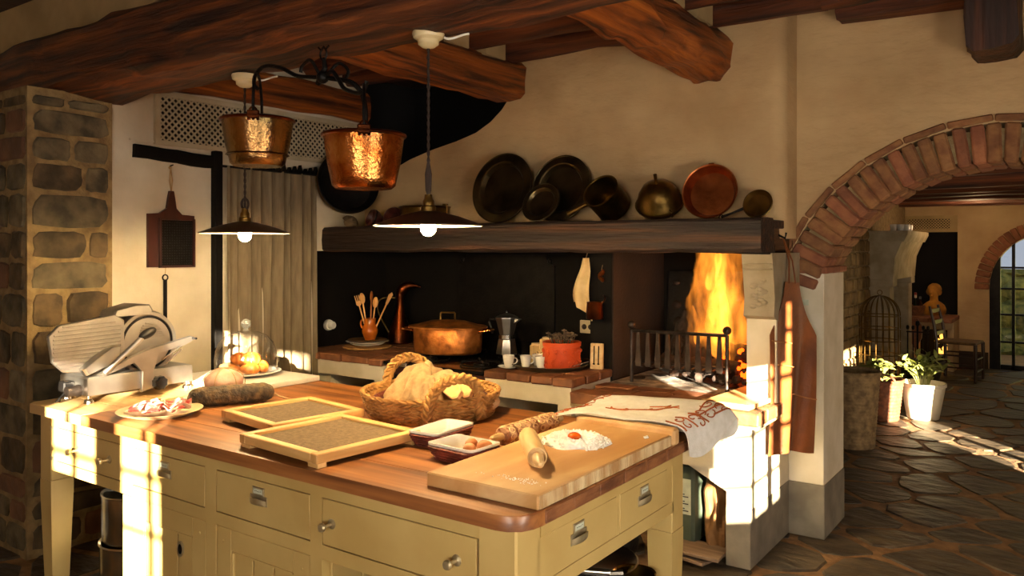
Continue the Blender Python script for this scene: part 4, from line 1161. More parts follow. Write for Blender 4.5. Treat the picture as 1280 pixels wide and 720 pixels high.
# meat slicer (local y along the table depth, +x towards the room)
ms = thing('meat_slicer', 'silver electric meat slicer with round blade on the table end', 'slicer', (-3.74, 2.08, .85))
base = MB(); base.prism([(-.13, -.25), (.12, -.25), (.12, .27), (-.13, .27)], .035, .118, 'xy', bev=.008); base.build('base', M_alu, ms)
for x in (-.1, .1):
    for y in (-.235, .25): MB().lathe([(0, 0), (.022, 0), (.02, .012), (.01, .02), (.01, .036), (0, .036)], 14, (x, y if y > 0 else y, 0)).build('foot', M_steel, ms)
TX = lambda x, y, zz: Matrix.Translation((x, y, zz)) @ Matrix.Rotation(R(90), 4, 'Y')
bl = MB().lathe([(0, .0), (.118, .0), (.128, .008), (.122, .012), (0, .018)], 56, M=TX(.035, .075, .24)).build('blade', M_alu, ms, ang=12)
MB().lathe([(.132, -.02), (.152, -.02), (.156, .0), (.150, .02), (.134, .018), (.130, .006), (.132, -.02)], 56, M=TX(.03, .075, .24)).build('blade_guard', M_alu, ms)
MB().lathe([(.120, .010), (.1305, .010), (.1305, .014), (.120, .014), (.120, .010)], 56, M=TX(.0355, .075, .24)).build('blade_gap_shade', M_iron, ms)  # solid dark ring stands in for the shade round the blade
q = MB()
for k in range(7):
    zz = .27 + k * .011; h_ = math.sqrt(max(0, .100 ** 2 - (zz - .24) ** 2)); q.tube([(.054, .075 - h_ * .5, zz), (.054, .075 + h_ * .85, zz - .006)], .0032, 6)
q.build('blade_cover_ribs', M_alu, ms)
MB().lathe([(0, 0), (.13, 0), (.135, .06), (.11, .10), (0, .11)], 40, M=TX(-.12, .075, .24)).build('motor_housing', M_alu, ms)
q = MB(); q.prism([(-.10, .375), (-.085, .405), (.02, .432), (.085, .425), (.10, .40), (.10, .375)], -.07, .055, 'yz', bev=.008); q.build('top_cover', M_alu, ms)
q = MB(); q.prism([(-.03, .118), (.20, .118), (.19, .26), (-.02, .26)], -.06, .03, 'yz', bev=.01); q.build('blade_support', M_alu, ms)
cp = MB(); cp.prism([(-.396, .312), (-.352, .357), (-.10, .388), (-.055, .36), (-.055, .16), (-.176, .128), (-.332, .148), (-.379, .196)], .055, .075, 'yz', bev=.004)
car = cp.build('carriage_plate', M_alu, ms)
q = MB()
for k in range(11):
    zz = .165 + k * .0185; y0 = -.385 + (max(0, .2 - zz) * .8 if zz < .2 else max(0, zz - .31) * 1.0)
    q.tube([(.077, y0 + .008, zz), (.077, -.075 if zz < .34 else -.10, zz + .008)], .0045, 6)
q.build('ribs', M_alu, car)
q = MB(); q.prism([(-.25, .125), (-.16, .15), (-.10, .20), (-.09, .25), (-.13, .25), (-.21, .205), (-.27, .155)], .08, .12, 'yz', bev=.01); q.build('meat_pusher', M_alu, ms)
q = MB(); q.prism([(-.215, .128), (-.19, .118), (.02, .185), (.22, .222), (.262, .243), (.266, .257), (.25, .262), (.03, .222), (-.05, .195)], .12, .145, 'yz', bev=.006); q.build('carriage_arm', M_alu, ms)
MB().lathe([(0, 0), (.006, 0), (.006, .03), (0, .03)], 10, M=TX(.148, .253, .252)).build('arm_bolt', M_iron, ms)
q = MB(); q.tube(bez((.15, -.19, .135), (.17, -.11, .21), (.185, -.03, .285), n=8), .013, 10); q.build('handle_stem', M_alu, ms)
MB().ball((0, 0, 0), .021, .046, .022, 18, M=Matrix.Translation((.185, -.005, .300)) @ Matrix.Rotation(R(24), 4, 'X')).build('handle_grip', mat('matt_black', '#0b0a0a', None, .5, spec=.3), ms)
q = MB(); q.prism([(-.055, .175), (.085, .205), (.055, .11), (.055, .03), (-.005, .02), (-.005, .12)], .118, .14, 'yz', bev=.006); q.build('front_bracket', M_alu, ms)
dl = MB()
oc = []
for k in range(16): oc.append(((.034 if k % 2 else .030) * math.cos(k * math.pi / 8), (.034 if k % 2 else .030) * math.sin(k * math.pi / 8)))
dl.prism([(a + .075, b + .055) for a, b in oc], .135, .175, 'yz', bev=.006); dl.build('thickness_dial', M_blackp, ms)
q = MB(); q.box(-.02, -.275, .07, .06, .05, .05, .006); q.build('switch_box', M_blackp, ms)
MB().lathe([(0, 0), (.026, 0), (.028, .01), (.022, .03), (.024, .06), (0, .06)], 16, M=Matrix.Translation((.05, -.25, .055)) @ Matrix.Rotation(R(90), 4, 'X')).build('side_knob', M_ironr, ms)
q = MB(); q.tube(bez((.02, -.29, .06), (.06, -.36, .01), (.0, -.34, .008), (-.03, -.30, .008), n=14), .006, 6); q.build('power_cord', M_blackp, ms)
q = MB(); q.tube([(.13, .10, .16), (.135, .17, .20), (.135, .24, .24)], .005, 6); q.tube([(.13, .12, .14), (.135, .2, .2)], .004, 6); q.build('link_rod', M_steel, ms)

# embroidered cloth
CP = [[(-1.675, 2.585, .895), (-1.52, 2.63, .922), (-1.36, 2.648, .920), (-1.22, 2.675, .920), (-1.150, 2.70, .885), (-1.138, 2.715, .80)],
      [(-1.655, 2.68, .905), (-1.50, 2.72, .924), (-1.34, 2.735, .924), (-1.20, 2.76, .926), (-1.135, 2.785, .895), (-1.122, 2.80, .79)],
      [(-1.63, 2.80, .910), (-1.48, 2.82, .930), (-1.32, 2.84, .934), (-1.18, 2.86, .935), (-1.118, 2.885, .908), (-1.10, 2.90, .83)],
      [(-1.60, 2.97, .930), (-1.46, 2.98, .938), (-1.31, 3.00, .940), (-1.17, 3.02, .937), (-1.105, 3.03, .925), (-1.08, 3.04, .89)],
      [(-1.60, 3.00, .80), (-1.46, 3.01, .78), (-1.31, 3.02, .78), (-1.17, 3.04, .79), (-1.10, 3.05, .82), (-1.08, 3.05, .84)]]
def cloth(u, v):
    rows = [cat_rom(r, u) for r in CP]
    p = cat_rom(rows, v)
    p[2] += .004 * noise.noise(Vector((u * 7, v * 6, 2))) + .003 * math.sin(u * 9 + v * 4)
    return p
ck = thing('embroidered_cloth', 'white cotton cloth with orange embroidery draped over the table corner', 'cloth', (0, 0, 0))
MB().grid(cloth, 60, 50, thick=-.003).build('fabric', M_cloth, ck, ang=80)
q = MB()
def stitch(pts, r=.0022):
    out = []
    for u, v in pts:
        if not (0 <= u <= 1 and 0 <= v <= 1): continue
        p = Vector(cloth(u, v)); e = .01
        n = (Vector(cloth(min(u + e, 1), v)) - Vector(cloth(max(u - e, 0), v))).cross(Vector(cloth(u, min(v + e, 1))) - Vector(cloth(u, max(v - e, 0)))).normalized()
        out.append(p + n * .0042)
    if len(out) > 1: q.tube(out, r, 5)
def spiral(u, v, s_, a0, turn, sgn=1, r=.0022):
    stitch([(u + s_ * (1 - t / 40) * 1.2 * math.cos(a0 + sgn * turn * t / 40), v + s_ * 1.5 * (1 - t / 40) * math.sin(a0 + sgn * turn * t / 40)) for t in range(36)], r)
for k in range(9):   # border on the far left edge
    v = .06 + k * .075; spiral(.04, v, .028, k, 4.5, 1 if k % 2 else -1, .002)
    stitch([(.015, v), (.03, v + .03), (.05, v + .05)], .0022)
spiral(.28, .36, .055, 3.0, 5, 1, .0034); spiral(.40, .44, .04, .5, 5, -1, .003); spiral(.47, .50, .03, 2, 5, 1, .0028)
stitch([(.20, .32), (.26, .30), (.33, .38), (.42, .42), (.50, .53)], .003); stitch([(.36, .50), (.44, .52), (.52, .48)], .0026)
for (u, v, s_, a0, g, r) in ((.66, .46, .05, 0, 1, .0026), (.745, .50, .05, 2, -1, .0026), (.70, .30, .055, 1, 1, .003), (.785, .32, .045, 3, -1, .0026), (.63, .62, .04, 4, 1, .0026), (.72, .68, .05, 5, -1, .0026), (.79, .66, .04, 1, 1, .0024), (.67, .80, .045, 2, 1, .0026), (.76, .82, .04, 0, -1, .0024), (.65, .14, .04, 1.5, -1, .0026), (.75, .15, .04, 3.5, 1, .0026)):
    spiral(u, v, s_, a0, 6, g, r)
for a in (((.60, .20), (.66, .23), (.72, .22), (.80, .24)), ((.62, .36), (.68, .40), (.74, .39), (.81, .42)), ((.70, .36), (.69, .52), (.71, .68), (.70, .86)), ((.60, .05), (.66, .04), (.74, .05), (.80, .04)), ((.64, .50), (.60, .64), (.62, .78)), ((.77, .54), (.80, .70), (.78, .86))):
    stitch([tuple(cat_rom(a, t / 14)) for t in range(15)], .0034)
q.build('embroidery', M_embr, ck)

# ================================================================ ON THE COUNTERS AND HOB
# plates stack with spoon jug
PX, PY, PZ = -4.20, 4.13, .834
def platter(loc, r, m, label, name='plate', grp='plates under the spoon jug', rim=.016):
    o = MB().lathe([(0, .003), (r * .55, .002), (r * .6, 0), (r * .66, .002), (r * .97, rim), (r, rim + .003), (r * .97, rim + .005), (r * .64, .008), (0, .007)], 40).build(name, m, None, loc)
    tag(o, label, 'plate', grp); return o
o = MB().lathe([(0, 0), (.17, 0), (.175, .006), (.17, .012), (0, .012)], 40).build('woven_mat', M_wick, None, (PX + .02, PY - .02, PZ)); tag(o, 'round woven mat under the stack of plates on the left counter', 'mat')
platter((PX + .02, PY - .02, PZ + .013), .125, M_porc, 'lower white plate of the stack under the spoon jug')
platter((PX + .02, PY - .02, PZ + .030), .155, M_porc, 'wide white plate in the middle of the stack under the spoon jug')
platter((PX + .02, PY - .02, PZ + .048), .14, mat('brown_ware', '#7d5a36', '#5e4026', .3, scale=8), 'brown plate on top of the stack under the spoon jug', rim=.008)
JX, JY, JZ = PX + .035, PY - .01, PZ + .056
jg = thing('spoon_jug', 'ochre glazed jug holding wooden spoons on stacked plates', 'jug', (JX, JY, JZ))
MB().lathe([(0, 0), (.036, 0), (.04, .006), (.056, .05), (.058, .068), (.048, .10), (.04, .115), (.042, .15), (.046, .154), (.042, .15), (.036, .115), (.05, .06), (.034, .012), (0, .01)], 28).build('body', M_glaze, jg)
MB().tube(bez((-.04, -.012, .145), (-.085, -.02, .15), (-.08, -.02, .09), (-.052, -.014, .075), n=12), .007, 7).build('handle', M_glaze, jg)
M_spoon = wood('spoon_wood', '#c4813a', '#e0aa66', 2, .5, 3, .1); M_spoond = wood('spoon_wood_dark', '#a35d22', '#c47a35', 2, .5, 3, .1)
def spoon(kind, tilt, az, l, label, m):
    t = thing('wooden_' + kind, label, kind, (JX + .012 * math.cos(az), JY + .012 * math.sin(az), JZ + .02), (0, 0, 0), 'utensils in the jug')
    t.rotation_euler = (Matrix.Rotation(az, 3, 'Z') @ Matrix.Rotation(tilt, 3, 'Y')).to_euler()
    MB().tube([(0, 0, 0), (0, 0, l)], [.006, .0055], 8).build('handle', m, t)
    if kind == 'spoon': MB().ball((0, 0, l + .03), .022, .009, .04, 14).build('bowl', m, t)
    elif kind == 'fork':
        q = MB(); q.ball((0, 0, l + .01), .020, .006, .02, 12)
        for x in (-.013, 0, .013): q.tube([(x, 0, l + .015), (x * 1.1, 0, l + .07)], [.005, .003], 6)
        q.build('tines', m, t)
    else: MB().prism([(-.008, l - .02), (.008, l - .02), (.014, l + .06), (.0, l + .075), (-.014, l + .05)], -.003, .003, 'xz').build('blade', m, t)
    return t
spoon('fork', R(16), R(215), .24, 'wooden fork leaning left in the ochre jug', M_spoon)
spoon('spoon', R(10), R(200), .25, 'pale wooden spoon left of centre in the ochre jug', M_spoon)
spoon('spoon', R(6), R(120), .26, 'reddish wooden spoon upright in the ochre jug', M_spoond)
spoon('spoon', R(7), R(20), .22, 'shorter wooden spoon right of centre in the ochre jug', M_spoon)
spoon('spatula', R(25), R(30), .28, 'long pale wooden spatula leaning far right out of the ochre jug', M_spoon)
# ewer
ew = thing('copper_ewer', 'dark copper ewer with a bird like spout and wire handle behind the plates', 'ewer', (-4.17, 4.44, .834))
MB().lathe([(0, 0), (.085, 0), (.095, .01), (.09, .06), (.066, .14), (.04, .22), (.028, .28), (.026, .33), (.034, .37), (.030, .39), (.02, .375), (0, .37)], 28).build('body', M_copd, ew)
MB().tube(bez((-.005, 0, .34), (.005, .004, .44), (.06, .045, .45), (.125, .09, .42), n=10), [.030, .036, .039, .040, .038, .034, .029, .023, .017, .011, .006], 10).build('spout', M_copd, ew)
MB().tube(bez((-.03, -.02, .34), (-.17, -.12, .37), (-.17, -.12, .26), (-.10, -.07, .16), (-.07, -.05, .08), n=16), .005, 6).build('handle', M_brass, ew)
# white plug
wp = thing('white_plug', 'round white porcelain switch on the black recess wall', 'switch', (-4.50, 4.02, .985), (0, R(90), 0))
MB().lathe([(0, 0), (.04, 0), (.042, .012), (.036, .03), (0, .032)], 22).build('base', M_porc, wp)
MB().lathe([(0, .03), (.028, .03), (.028, .06), (.022, .068), (0, .07)], 22).build('knob', M_porc, wp)

# oval copper casserole
op = thing('copper_casserole', 'big oval copper casserole with lid and end handles on the hob', 'pot', (-3.42, 4.10, .852), (0, 0, R(22)))
MB().lathe([(0, .002), (.205, 0), (.225, .008), (.232, .03), (.236, .168), (.232, .172), (.222, .165), (.215, .03), (0, .02)], 48, sy=.66).build('body', M_copcas, op)
ld = MB().lathe([(.225, .170), (.268, .170), (.270, .178), (.262, .184), (.235, .184), (.20, .194), (.12, .215), (.03, .222), (0, .222)], 48, sy=.68).build('lid', M_copcas, op)
q = MB(); q.tube([(-.05, 0, .215), (-.05, 0, .265), (-.045, 0, .27), (.045, 0, .27), (.05, 0, .265), (.05, 0, .215)], .006, 7); q.build('lid_handle', M_brass, ld)
for s_ in (-1, 1):
    q = MB(); q.tube([(s_ * .225, -.06, .15), (s_ * .30, -.05, .16), (s_ * .315, 0, .162), (s_ * .30, .05, .16), (s_ * .225, .06, .15)], .008, 7); q.build('handle', M_copper, op)
# moka pot
mk = thing('moka_pot', 'eight sided aluminium moka coffee pot on the hob', 'coffee pot', (-3.08, 4.30, .852), (0, 0, R(10)))
MB().lathe([(0, 0), (.072, 0), (.075, .006), (.058, .095), (.05, .10), (0, .1)], 8).build('base', M_alu, mk)
MB().lathe([(.05, .1), (.056, .102), (.056, .125), (.048, .128), (0, .128)], 24).build('collar', M_steel, mk)
MB().lathe([(.046, .128), (.05, .13), (.078, .235), (.074, .235), (.046, .14), (0, .138)], 8).build('jug', M_alu, mk)
l_ = MB().lathe([(.079, .235), (.079, .24), (.05, .255), (.015, .265), (0, .265)], 8).build('lid', M_alu, mk)
MB().ball((0, 0, .275), .013, seg=10).build('knob', M_blackp, l_)
MB().prism([(.055, .20), (.10, .23), (.07, .235)], -.02, .02, 'xz').build('spout', M_alu, mk)
MB().tube([(-.07, 0, .22), (-.125, 0, .225), (-.13, 0, .21), (-.105, 0, .13)], .009, 7).build('handle', M_blackp, mk)
# cup and saucer alone
def cup(loc, rz, label, saucer=True, s_=1.0):
    if saucer:
        o = MB().lathe([(0, .003), (.03, .001), (.035, 0), (.062, .010), (.064, .013), (.034, .005), (0, .006)], 28).build('saucer', M_porc, None, loc); tag(o, 'white saucer under the ' + label.replace('white espresso ', ''), 'saucer')
        loc = (loc[0], loc[1], loc[2] + .007)
    t = thing('espresso_cup', label, 'cup', loc, (0, 0, rz), 'white espresso cups')
    MB().lathe([(0, 0), (.022 * s_, 0), (.024 * s_, .004), (.033 * s_, .055 * s_), (.034 * s_, .066 * s_), (.031 * s_, .066 * s_), (.02 * s_, .008), (0, .006)], 24).build('body', M_porc, t)
    MB().tube(bez((.03 * s_, 0, .052 * s_), (.058 * s_, 0, .055 * s_), (.056 * s_, 0, .02 * s_), (.026 * s_, 0, .018 * s_), n=10), .0035, 6).build('handle', M_porc, t)
cup((-2.755, 3.865, .838), R(20), 'white espresso cup on its own saucer beside the round tray', s_=1.05)
# round tray
TXc, TYc = -2.565, 4.02
ty = MB().lathe([(0, 0), (.20, 0), (.225, .022), (.23, .024), (.227, .028), (.20, .006), (0, .006)], 52).build('round_tray', mat('dark_tray', '#7d705a', '#4b4335', .35, .7, scale=5), None, (TXc, TYc, .838)); tag(ty, 'round dark metal tray with cups and an orange pot', 'tray')
tz = .845
cup((TXc - .115, TYc - .085, tz), R(35), 'white espresso cup at the front left of the round tray', False)
cup((TXc - .02, TYc - .065, tz), R(30), 'white espresso cup next to the orange pot on the tray', False)
cup((TXc - .085, TYc + .0, tz), R(100), 'white espresso cup half hidden behind the two others on the tray', False)
orp = thing('orange_pot', 'orange terracotta pot with relief and dried flowers on the tray', 'pot', (TXc + .075, TYc + .015, tz))
MB().lathe([(0, 0), (.104, 0), (.108, .006), (.108, .125), (.113, .128), (.115, .15), (.110, .153), (.100, .15), (.098, .02), (0, .015)], 44).build('body', M_terra, orp)
q = MB()
for k in range(13):
    a = k * 2 * math.pi / 13
    pts = []
    for j in range(9):
        t = j / 8; aa = a + .2 * math.sin(t * 6.3 + k); pts.append((.109 * math.cos(aa), .109 * math.sin(aa), .012 + .10 * t))
    q.tube(pts, .0042, 5)
    q.ball((.109 * math.cos(a + .12), .109 * math.sin(a + .12), .10), .012, seg=8); q.ball((.109 * math.cos(a - .1), .109 * math.sin(a - .1), .04), .010, seg=8)
q.build('relief', M_terra, orp)
fr3 = random.Random(4)
for k in range(34):
    r, a = .085 * math.sqrt(fr3.random()), fr3.uniform(0, 6.28); x, y = r * math.cos(a), r * math.sin(a); h_ = .165 + fr3.uniform(0, .035) + (.02 if r < .04 else 0)
    q = MB(); q.tube([(x * .7, y * .7, .13), (x, y, h_)], .0025, 5)
    for j in range(6):
        b = j * 1.05; q.ball((x + .009 * math.cos(b), y + .009 * math.sin(b), h_ + .004), .009, .006, .005, 6)
    q.ball((x, y, h_ + .006), .007, seg=6); q.build('dried_flower', M_dry, orp)
# paper wrapped packets on the tray, with lettering
for k, (x, y, w_, h_, rz, lb) in enumerate(((-.075, .10, .10, .15, 20, 'taller pale paper packet behind the cups, touching the orange pot'), (-.145, .085, .085, .11, 50, 'shorter pale paper packet left of the taller one on the tray'))):
    t = thing('paper_packet', lb, 'packet', (TXc + x, TYc + y, tz), (0, 0, R(rz)))
    MB().box(0, 0, h_ / 2, w_, .045, h_, .006).build('wrapper', mat('kraft_pale%d' % k, '#d5b478', '#c3a066', .7, scale=9), t)
    MB().lathe([(0, h_), (.035, h_), (.036, h_ + .010), (0, h_ + .012)], 18).build('cap', mat('cap_pale%d' % k, '#e0c48f', None, .6), t)
    cu = bpy.data.curves.new('lettering', 'FONT'); cu.body = 'CAFFE' if k == 0 else 'SALE'; cu.size = .034; cu.extrude = .0004; cu.align_x = 'CENTER'
    to = bpy.data.objects.new('text', cu); COL.objects.link(to); bpy.context.view_layer.update()
    me = bpy.data.meshes.new_from_object(to.evaluated_get(bpy.context.evaluated_depsgraph_get())); bpy.data.objects.remove(to)
    me.materials.clear(); me.materials.append(M_ink)
    c = bpy.data.objects.new('lettering', me); COL.objects.link(c); c.parent = t; c.location = (0, -.0232, h_ * .45); c.rotation_euler = (R(90), R(-35), 0)
tp = thing('tray_handle', 'thin wire spoon resting on the right rim of the tray', 'spoon', (TXc + .17, TYc - .03, .862), (0, 0, R(35)))
MB().tube([(0, 0, 0), (.10, 0, .03)], .003, 6).build('wire', M_steel, tp); MB().ball((-.015, 0, .0), .02, .012, .004, 10).build('bowl', M_steel, tp)
# socket
so = thing('wall_socket', 'white double socket plate on the black wall behind the tray', 'socket', (-2.64, 4.60, 1.03))
MB().box(0, 0, 0, .11, .014, .085, .004).build('plate', mat('ivory_plate', '#b8a98a', None, .5), so)
for x in (-.02, .028):
    o = MB().lathe([(0, 0), (.018, 0), (.018, .004), (0, .004)], 18, M=Matrix.Translation((x, -.006, 0)) @ Matrix.Rotation(R(90), 4, 'X')).build('socket_insert', M_ironr, so)
    q = MB()
    for z_ in (-.009, 0, .009): q.ball((x, -.011, z_), .003, seg=6)
    q.build('socket_hole', M_blackp, o)
# cutting block with slots
kb2 = thing('slotted_block', 'upright wooden block with two dark slots at the end of the counter', 'knife block', (-2.31, 4.135, .838), (R(-4), 0, R(14)))
MB().box(0, 0, .075, .075, .03, .15, .003).build('block', M_pin, kb2)
for x in (-.014, .013): MB().box(x, -.0152, .08, .006, .002, .11).build('slot', M_blackp, kb2)
for x in (-.014, .013): MB().box(x, -.017, .03, .014, .004, .006, .001).build('slot_knob', M_blackp, kb2)

# things hanging on the cheek: oven glove, copper mug, charm
gl = thing('oven_mitt', 'folded beige cloth holder hanging on the black cheek', 'oven mitt', (-2.375, 4.14, 1.49))
def glove(u, v):
    P = [(.0, -.0), (-.015, -.06), (-.05, -.14), (-.062, -.21), (-.05, -.29)]
    x, zz = cat_rom(P, v); wdt = .015 + .075 * math.sin(min(1, v * 1.15) * 1.5)
    return (x + (u - .2) * wdt + .02 * v, -.02 - .018 * math.sin(u * 5 + 1), zz - .08 * (u * v) ** 1.2 + .05 * v * (1 - u) * 0)
MB().grid(glove, 18, 16, thick=.008).build('cloth', mat('pale_glove', '#d3b985', '#bfa26c', .9, scale=14), gl)
MB().tube([cat_rom([(.0, -.022, 0), (-.02, -.026, -.06), (-.06, -.03, -.14), (-.078, -.03, -.21), (-.07, -.03, -.26)], t / 14) for t in range(15)], .006, 6).build('binding', M_burlap, gl)
q = MB(); q.tube([(.0, -.02, 0), (.005, 0, .05), (.01, .035, .06)], .003, 6); q.build('loop', M_burlap, gl)
mg = thing('copper_mug', 'small dark copper mug hanging on the black cheek', 'mug', (-2.305, 4.10, 1.135))
MB().lathe([(0, 0), (.048, 0), (.05, .004), (.046, .095), (.049, .10), (.045, .098), (.044, .01), (0, .008)], 26).build('body', M_copd, mg)
MB().tube(bez((.044, 0, .09), (.07, 0, .11), (.055, .04, .13), (.02, .07, .135), n=8), .004, 6).build('handle', M_copd, mg)
ch = thing('dried_charm', 'small bunch of dried chillies hung above the copper mug', 'dried chillies', (-2.295, 4.165, 1.39))
for k in range(9):
    q = MB(); a = k * .7; q.ball((.012 * math.cos(a), -.006, -.006 * k + .02), .011, .008, .016, 8); q.build('chilli', M_copd, ch)
MB().tube([(0, 0, .03), (0, .014, .06)], .002, 5).build('string', M_burlap, ch)

# ================================================================ FIRE
gr = thing('fire_grate', 'black iron fire grate with ball topped posts before the flames', 'fire grate', (0, 4.20, .778))
GX0, GX1 = -2.115, -1.545
for x in (GX0, GX1):
    q = MB(); q.tube([(x, 0, -.005), (x, 0, .30)], .011, 8); q.tube([(x, 0, .02), (x, .16, .0)], .010, 8); q.ball((x, 0, .325), .024, seg=14); q.build('post', M_ironr, gr)
q = MB(); q.tube([(GX0, 0, .292), (GX1, 0, .298)], .010, 8); q.build('top_rail', M_ironr, gr)
q = MB(); q.tube([(GX0, .03, .115), (GX1, .03, .115)], .009, 8); q.build('lower_rail', M_ironr, gr)
src = None
for k in range(9):
    x = GX0 + (GX1 - GX0) * (k + .7) / 9.4
    if src is None:
        q = MB(); q.prism([(-.008, .295), (.008, .295), (.018, .11), (.016, .09), (-.016, .09), (-.018, .11)], -.005, .006, 'xz'); q.tube([(0, 0, .10), (0, .05, .085), (0, .09, .09)], .008, 6)
        src = q.build('bar', M_ironr, gr, (x, 0, 0))
    else: inst(src, 'bar', gr, (x, 0, 0))
def log(p0, p1, r, label, sd):
    p0, p1 = Vector(p0), Vector(p1); n = 12; q = MB(); pts = [p0.lerp(p1, i / n) for i in range(n + 1)]
    q.tube(pts, [r * (1 + .18 * noise.noise(Vector((i * .6, sd, 0)))) for i in range(n + 1)], 12)
    q.v = [tuple(Vector(v) + Vector((noise.noise(Vector(v) * 22 + Vector((sd, 0, 0))), noise.noise(Vector(v) * 22 + Vector((0, sd, 5))), noise.noise(Vector(v) * 22 + Vector((3, 0, sd))))) * r * .25) for v in q.v]
    o = q.build('log', M_bark, None, ang=60); tag(o, label, 'log', 'logs on the fire'); return o
log((-2.02, 4.42, .87), (-1.55, 4.40, .86), .055, 'charred log lying low behind the grate', 1)
log((-1.98, 4.52, .97), (-1.50, 4.50, .94), .055, 'charred log lying across the lower one in the fire', 2)
log((-1.86, 4.42, .90), (-1.83, 4.60, 1.34), .042, 'charred log standing upright at the left of the flames', 3)
log((-2.00, 4.50, .86), (-1.93, 4.62, 1.14), .055, 'thick stump of charred log left of the flames', 4)
log((-1.74, 4.40, .84), (-1.80, 4.54, 1.06), .038, 'thin charred log leaning in the middle of the fire', 5)
er = random.Random(8)
em = MB()
for k in range(90):
    em.ball((er.uniform(-1.93, -1.48), er.uniform(4.30, 4.56), er.uniform(.79, .87)), er.uniform(.010, .028), seg=6, lump=.4)
em = em.build('embers', mat('dead_embers', '#4a3a30', '#1a1310', .95, scale=20), None); tag(em, 'bed of grey coals and cinders under the logs', 'embers', kind='stuff')
em = MB()
for k in range(46):
    em.ball((er.uniform(-1.66, -1.46), er.uniform(4.34, 4.60), er.uniform(.82, 1.0)), er.uniform(.008, .022), seg=6, lump=.4)
em = em.build('glowing_embers', M_ember, None); tag(em, 'glowing orange embers at the right of the fire', 'embers', kind='stuff')
# flames: bodies of burning gas
fl = thing('flames', 'tall yellow orange flames rising behind the fire grate', 'fire', (-1.70, 4.46, .86), kind='stuff')
def tongue(x, y, z0, z1, r, sd, lean, m):
    prof = [(0, 0)] + [(r * (math.sin(math.pi * (t ** .62)) ** .8) * (1 - .12 * t) + .004, (z1 - z0) * t) for t in [i / 22 for i in range(1, 22)]] + [(0, z1 - z0)]
    def fn(rr, zz, a, k):
        n = noise.noise(Vector((math.cos(a) * 1.3 + sd, math.sin(a) * 1.3, zz * 7))); return rr * (1 + .5 * n), zz
    q = MB().lathe(prof, 20, fn=fn)
    H_ = z1 - z0
    q.v = [(v[0] + lean * v[2] / H_ + .035 * math.sin(v[2] * 9 + sd) * (v[2] / H_), v[1] + .02 * math.sin(v[2] * 8 + sd * 2) * (v[2] / H_), v[2]) for v in q.v]
    q.build('flame', m, fl, (x, y, z0))
tongue(-.02, 0, .06, .98, .125, 1, -.0, M_flame)
tongue(.07, .02, .0, .88, .11, 2.3, .02, M_flame)
tongue(.02, -.01, .22, 1.1, .10, 7.1, -.03, M_flame)
tongue(-.10, -.02, .10, .46, .055, 3.7, -.02, M_flame)
tongue(.12, .05, .02, .50, .07, 4.4, .05, M_flame)
tongue(.045, -.03, -.02, .52, .05, 5.2, -.02, M_flamec)
tongue(-.03, -.03, .44, .72, .035, 6.1, .02, M_flamec)
tongue(-.105, -.03, .12, .36, .028, 8.3, .0, M_flamec)
tongue(.0, -.02, .05, .75, .06, 9.3, .03, M_flamec)

# board on the hearth
hbd = thing('hearth_board', 'pale wooden board resting on the bricks beside the fire', 'board', (-1.385, 4.04, .779), (0, 0, R(-4)))
MB().span(-.105, .14, -.30, .30, 0, .022, .003).build('slab', M_topl, hbd); MB().span(-.105, .14, -.30, -.28, .022, .028, .002).build('batten', M_topl, hbd)
# log niche under the hearth
bx = thing('metal_canister', 'green grey canister with a paper label in the niche under the hearth', 'canister', (-1.68, 3.95, .03))
MB().span(-.12, .09, -.1, .1, 0, .42, .015).build('body', mat('grey_green', '#4f5a4a', '#3c463a', .5, scale=6), bx)
o = MB().span(-.045, .075, -.103, -.10, .16, .34).build('paper_label', M_label, bx); q = MB()
for k in range(9): q.span(-.035, .062 - .02 * (k % 3), -.105, -.103, .175 + k * .012, .180 + k * .012)
q.build('printed_lines', M_ink, o)
bg = thing('paper_sack', 'crumpled brown paper sack in the niche beside the pier', 'sack', (-1.50, 4.02, 0))
def sack(u, v):
    a = 2 * math.pi * u; r = .13 - .02 * v; n = noise.noise(Vector((math.cos(a) * 2.2, math.sin(a) * 2.2, v * 4)))
    return (r * math.cos(a) * .62 * (1 + .3 * n), r * math.sin(a) * (1 + .3 * n), .02 + .42 * v + .03 * n)
MB().grid(sack, 40, 22, True).build('paper', M_paper, bg, ang=20)
for k, (x, y, zz, rz, ry, lb) in enumerate(((-1.56, 3.78, .055, 8, 4, 'thin pale wooden board leaning out under the hearth, on top'), (-1.60, 3.79, .028, -6, 3, 'pale wooden board under another at the foot of the hearth pier'))):
    o = MB().box(0, 0, 0, .30, .26, .016, .003).build('loose_board', mat('loose_board%d' % k, '#8e745a', '#6f5843', .8, scale=3, stretch=(1, 8, 8)), None, (x, y, zz), rot=(R(-6), R(ry), R(rz))); tag(o, lb, 'board', 'loose boards')
ip_ = thing('iron_pot', 'small dark round pot standing on the floor near the hearth niche', 'pot', (-1.90, 3.60, .0))
MB().lathe([(0, 0), (.08, 0), (.11, .04), (.115, .09), (.10, .13), (.105, .14), (.095, .135), (.09, .05), (0, .03)], 28).build('body', M_iron, ip_)
MB().ball((0, 0, .10), .07, .07, .05, 14, lump=.3).build('contents', M_crust, ip_); MB().tube([(.105 * math.cos(t * math.pi / 12), 0, .13 + .12 * math.sin(t * math.pi / 12)) for t in range(13)], .004, 6).build('bail', M_iron, ip_)

